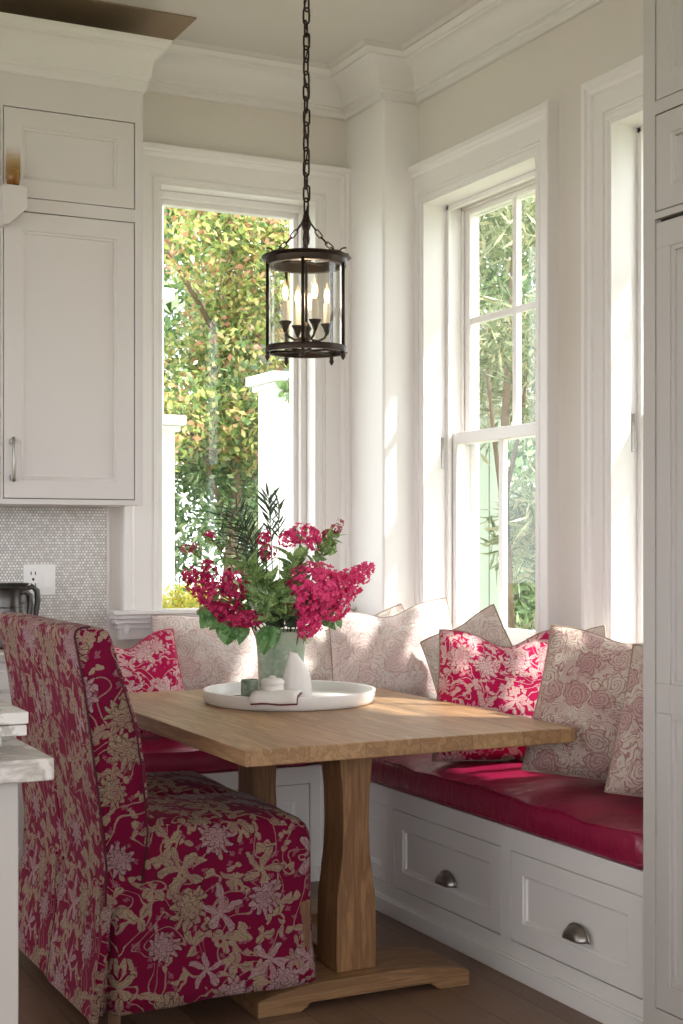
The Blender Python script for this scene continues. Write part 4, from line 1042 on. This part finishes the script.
# ------------------------------------------------------------------ outdoors
m,g=mat('lawn'); c=g.co(); g.bsdf(g.mix(g.noise(c,3,4),lin('5d6b45'),lin('a3a386')),.9); M['lawn']=m
mb=MB(); mb.box(-30,40,-30,40,-.35,-.14); structure(mb.build('ground',M['lawn']))
# unseen eave above the right windows, added to block the high sun
mb=MB(); mb.box(RW+WT,RW+WT+EAVE if False else RW+WT+.42,.5,BW+1.0,3.05,3.25); structure(mb.build('trim_7',M['ext_white']))
def vcol_leaf(name,ramp,trans=.35):
    m,g=mat(name); a=g.n('ShaderNodeAttribute'); a.attribute_name='tone'; r=g.n('ShaderNodeValToRGB'); g.link(a.outputs['Fac'],r.inputs[0])
    el=r.color_ramp.elements
    while len(el)<len(ramp): el.new(.5)
    for i,(p,h) in enumerate(ramp): el[i].position=p; el[i].color=lin(h)
    p=g.n('ShaderNodeBsdfPrincipled'); g.link(r.outputs[0],p.inputs['Base Color']); p.inputs['Roughness'].default_value=.35
    t=g.n('ShaderNodeBsdfTranslucent'); g.link(r.outputs[0],t.inputs[0]); x=g.n('ShaderNodeMixShader'); x.inputs[0].default_value=trans
    g.link(p.outputs[0],x.inputs[1]); g.link(t.outputs[0],x.inputs[2]); g.link(x.outputs[0],g.out.inputs[0]); M[name]=m
vcol_leaf('tree_leaf',[(0,'52703e'),(.28,'7a9450'),(.5,'a9b565'),(.68,'d2cb80'),(.8,'b98f72'),(.9,'cf8f70'),(1,'f0ead2')])
vcol_leaf('green_leaf',[(0,'42603c'),(.35,'5d7d4c'),(.6,'86a06a'),(.85,'aebd8e'),(1,'dfe4cc')])
vcol_leaf('pale_leaf',[(0,'5b6b4e'),(.35,'7d8b66'),(.65,'a5aa84'),(.85,'c6bd98'),(1,'e5e4d4')])
vcol_leaf('yellow_leaf',[(0,'9aa83a'),(.4,'c9c64a'),(.8,'e8dc72'),(1,'d9a860')])
def leaves(name,m,parent,blobs,L,W,tone=(0,1),droop=0.0):
    V=[];T=[]
    for (c,r,n) in blobs:
        d=RNG.normal(size=(n,3)); d/=np.linalg.norm(d,axis=1)[:,None]
        p=np.array(c)+d*np.array(r)*(RNG.random((n,1))**.45)
        a=RNG.normal(size=(n,3)); a[:,2]-=droop; a/=np.linalg.norm(a,axis=1)[:,None]
        b_=np.cross(a,RNG.normal(size=(n,3))); b_/=np.linalg.norm(b_,axis=1)[:,None]; nn=np.cross(a,b_)
        l=L*(.6+.8*RNG.random((n,1))); w=W*(.6+.8*RNG.random((n,1)))
        q=np.stack([p,p+a*l*.45+b_*w*.5+nn*w*.15,p+a*l,p+a*l*.45-b_*w*.5+nn*w*.15],1)
        V.append(q.reshape(-1,3)); bt=RNG.random()*.25
        T.append(np.repeat(np.clip(tone[0]+(tone[1]-tone[0])*(RNG.random(n)*.85+bt*.6),0,1),4))
    V=np.concatenate(V); T=np.concatenate(T); n=len(V)//4
    V=V-np.array(parent.location)
    me=bpy.data.meshes.new(name); me.vertices.add(len(V)); me.vertices.foreach_set('co',V.ravel())
    me.loops.add(n*4); me.loops.foreach_set('vertex_index',np.arange(n*4)); me.polygons.add(n); me.polygons.foreach_set('loop_start',np.arange(n)*4)
    me.update(calc_edges=True); at=me.attributes.new('tone','FLOAT','POINT'); at.data.foreach_set('value',T.astype(np.float32))
    me.materials.append(M[m]); o=bpy.data.objects.new(name,me); COL.objects.link(o); o.parent=parent; return o
m,g=mat('bark'); c=g.co(); g.bsdf(g.mix(g.noise(c,14,4),lin('5a4636'),lin('94806c')),.85,normal=g.bump(g.noise(c,30,4),.5,.01)); M['bark']=m
def tree(name,label,base,trunk,branches,lm,blobs,L,W,tone=(0,1),droop=0.,group='trees and shrubs outside the windows'):
    t=thing(name,label,'tree' if 'tree' in name else 'shrub',base,0,group)
    mb=MB(); mb.tube(trunk,[.05*(1-.6*i/(len(trunk)-1)) for i in range(len(trunk))],8); mb.build('trunk',M['bark'],t,smooth=True)
    mb=MB()
    for br in branches: mb.tube(br,[.02*(1-.6*i/(len(br)-1)) for i in range(len(br))],6)
    if branches: mb.build('branches',M['bark'],t,smooth=True)
    leaves('foliage',lm,t,blobs,L,W,tone,droop); return t
def rb(x0,x1,y0,y1,z0,z1,k,r,n):
    return [((random.uniform(x0,x1),random.uniform(y0,y1),random.uniform(z0,z1)),(r*random.uniform(.7,1.3),r*random.uniform(.7,1.2),r*random.uniform(.6,1.2)),n) for _ in range(k)]
G0=-.14
tree('garden_tree','leafy tree with green, yellow and russet leaves filling the picture window',(3.25,8.1,G0),
  [(3.25,8.1,G0),(3.22,8.1,.8),(3.28,8.05,1.6),(3.2,8.1,2.4),(3.3,8.1,3.6)],
  [[(3.25,8.1,1.4),(3.0,8.0,1.9),(2.7,7.9,2.1)],[(3.22,8.1,2.2),(3.5,8.0,2.7),(3.9,8.0,2.9)],[(3.25,8.1,1.1),(3.5,8.1,1.5),(3.8,8,1.7)],[(3.2,8.1,2.5),(2.9,8,2.9),(2.6,8,3.3)]],
  'tree_leaf',rb(2.5,4.1,7.6,8.6,1.7,3.9,50,.27,560),.052,.026)
tree('garden_tree','greener shrubby tree seen low through the picture window',(3.1,8.6,G0),
  [(3.1,8.6,G0),(3.05,8.6,.6),(3.0,8.6,1.3)],[],
  'green_leaf',rb(2.4,4.2,7.9,8.9,.3,2.2,34,.30,480),.06,.024)
tree('flowering_shrub','low yellow-green shrub just outside the bottom left of the picture window',(2.32,6.25,G0),
  [(2.32,6.25,G0),(2.33,6.25,.3),(2.32,6.25,.6)],[],
  'yellow_leaf',[((2.30,6.25,.97),(.20,.14,.13),1100),((2.47,6.3,.88),(.2,.14,.13),700),((2.15,6.25,.9),(.15,.14,.15),500),((2.3,6.25,.5),(.25,.18,.4),900)],.035,.02)
tree('oleander_tree','narrow-leaved tree outside the far right-hand window',(5.4,8.2,G0),
  [(5.4,8.2,G0),(5.35,8.2,.8),(5.3,8.2,1.8),(5.4,8.2,3.4)],
  [[(5.35,8.2,1.2),(5.1,8.0,2.0),(4.9,7.8,2.6)],[(5.3,8.2,1.5),(5.6,8.4,2.2),(5.8,8.6,3)]],
  'pale_leaf',rb(4.7,6.2,7.5,9.3,2.3,4.2,30,.38,300)+rb(5.4,6.2,7.4,8.6,.4,2.4,22,.28,300),.15,.022,(0,1),.4)
tree('boundary_tree','tall background tree behind the garden, deep green',(4.2,12.5,G0),[(4.2,12.5,G0),(4.2,12.5,3)],[],
  'green_leaf',rb(2.2,10.5,11.9,13.5,.3,5.5,100,.75,520),.14,.06)
# leafy twig in front of the right-hand garden pillar
tw=thing('hanging_twig','leafy twig hanging in front of the white garden pillar','branch',(2.98,6.45,2.0),0)
mb=MB(); tp=[Vector((3.10,6.45,2.16)),Vector((3.0,6.42,2.10)),Vector((2.92,6.40,2.04)),Vector((2.85,6.4,2.03))]; mb.tube(tp,.004,6); mb.build('twig',M['bark'],tw,smooth=True)
mb=MB()
for i in range(26):
    q=random.random()*2.99; k=int(q); p=tp[k].lerp(tp[k+1],q-k); leaf_mesh(mb,p,Vector((random.uniform(-1,.3),random.uniform(-.5,.5),random.uniform(-.9,.7))),rv(),.09,.028)
mb.build('leaves',M['leaf_mid'],tw,smooth=True,fixn=False)
# garden pillars
def pier(label,x0,x1,y0,y1,h,cap,upper=None):
    t=thing('garden_pillar',label,'pillar',((x0+x1)/2,(y0+y1)/2,G0),0,'white garden pillars outside the picture window')
    mb=MB(); mb.box(x0,x1,y0,y1,G0,h); mb.build('shaft',M['ext_white'],t,bevel=.006)
    mb=MB(); mb.box(x0-cap,x1+cap,y0-cap,y1+cap,h,h+.05); mb.box(x0-cap*.5,x1+cap*.5,y0-cap*.5,y1+cap*.5,h-.03,h); mb.build('cap',M['ext_white'],t,bevel=.006)
    if upper:
        mb=MB(); w_=upper[0]; mb.box(x1-.04-w_,x1-.04,y0+.05,y0+.05+w_,h+.05,upper[1]); mb.box(x1-.06-w_,x1+.01,y0+.03,y0+.07+w_,upper[2],upper[2]+.06); mb.build('post',M['ext_white'],t,bevel=.006)
pier('white pillar with a slimmer post on top at the left edge of the picture window',2.0,2.365,6.6,6.95,1.86,.045,(.12,3.4,2.48))
pier('white capped pillar at the right side of the picture window',2.87,3.4,6.5,6.75,2.09,.05)
# neighbouring white boarded wall
t=thing('boarded_shed','pale vertically boarded garden shed outside the far right-hand window','shed',(5.4,9.6,G0))
mb=MB()
for k in range(14): mb.box(4.75+k*.10,4.75+k*.10+.092,9.55,9.6,G0,2.75)
mb.box(4.75,6.2,9.6,11.0,G0,2.75); mb.build('wall',M['shed_paint'],t)
mb=MB(); mb.add([(4.65,9.4,2.75),(6.3,9.4,2.75),(6.3,11.1,2.75),(4.65,11.1,2.75),(4.65,10.25,3.4),(6.3,10.25,3.4)],[(0,1,5,4),(2,3,4,5),(0,4,3),(1,2,5),(3,2,1,0)]); mb.build('roof',M['gray'],t)

# ------------------------------------------------------------------ light
W_=bpy.data.worlds.new('World'); SC.world=W_; W_.use_nodes=True; nt=W_.node_tree; nt.nodes.clear()
bg=nt.nodes.new('ShaderNodeBackground'); ow=nt.nodes.new('ShaderNodeOutputWorld'); bg.inputs[0].default_value=(.935,.95,1.0,1); bg.inputs[1].default_value=1.6
nt.links.new(bg.outputs[0],ow.inputs[0])
sd=bpy.data.lights.new('sun','SUN'); sd.energy=3.0; sd.angle=.03; sd.color=(1,.96,.92); so=bpy.data.objects.new('sun',sd); COL.objects.link(so)
az=Vector((-.80,.60,0)).normalized(); el=rd(52); dirv=Vector((az.x*math.cos(el),az.y*math.cos(el),-math.sin(el)))
so.rotation_euler=dirv.to_track_quat('-Z','Y').to_euler(); so.location=(6,1,6)
pl=bpy.data.lights.new('lantern_light','POINT'); pl.energy=.5; pl.color=(1,.75,.5); pl.shadow_soft_size=.03; po_=bpy.data.objects.new('lantern_light',pl); COL.objects.link(po_); po_.location=(LX,LY,2.10)

cam=bpy.data.cameras.new('camera'); co=bpy.data.objects.new('camera',cam); COL.objects.link(co)
co.location=(0,0,1.3); co.rotation_euler=(PI/2,0,-rd(26.4)); cam.sensor_fit='VERTICAL'; cam.sensor_height=36; cam.lens=1420/1024*36; cam.shift_y=28/1024; cam.clip_start=.05
SC.camera=co
vs_=SC.view_settings; vs_.view_transform='Standard'; vs_.look='None'; vs_.gamma=1; vs_.exposure=1.6; vs_.use_curve_mapping=False
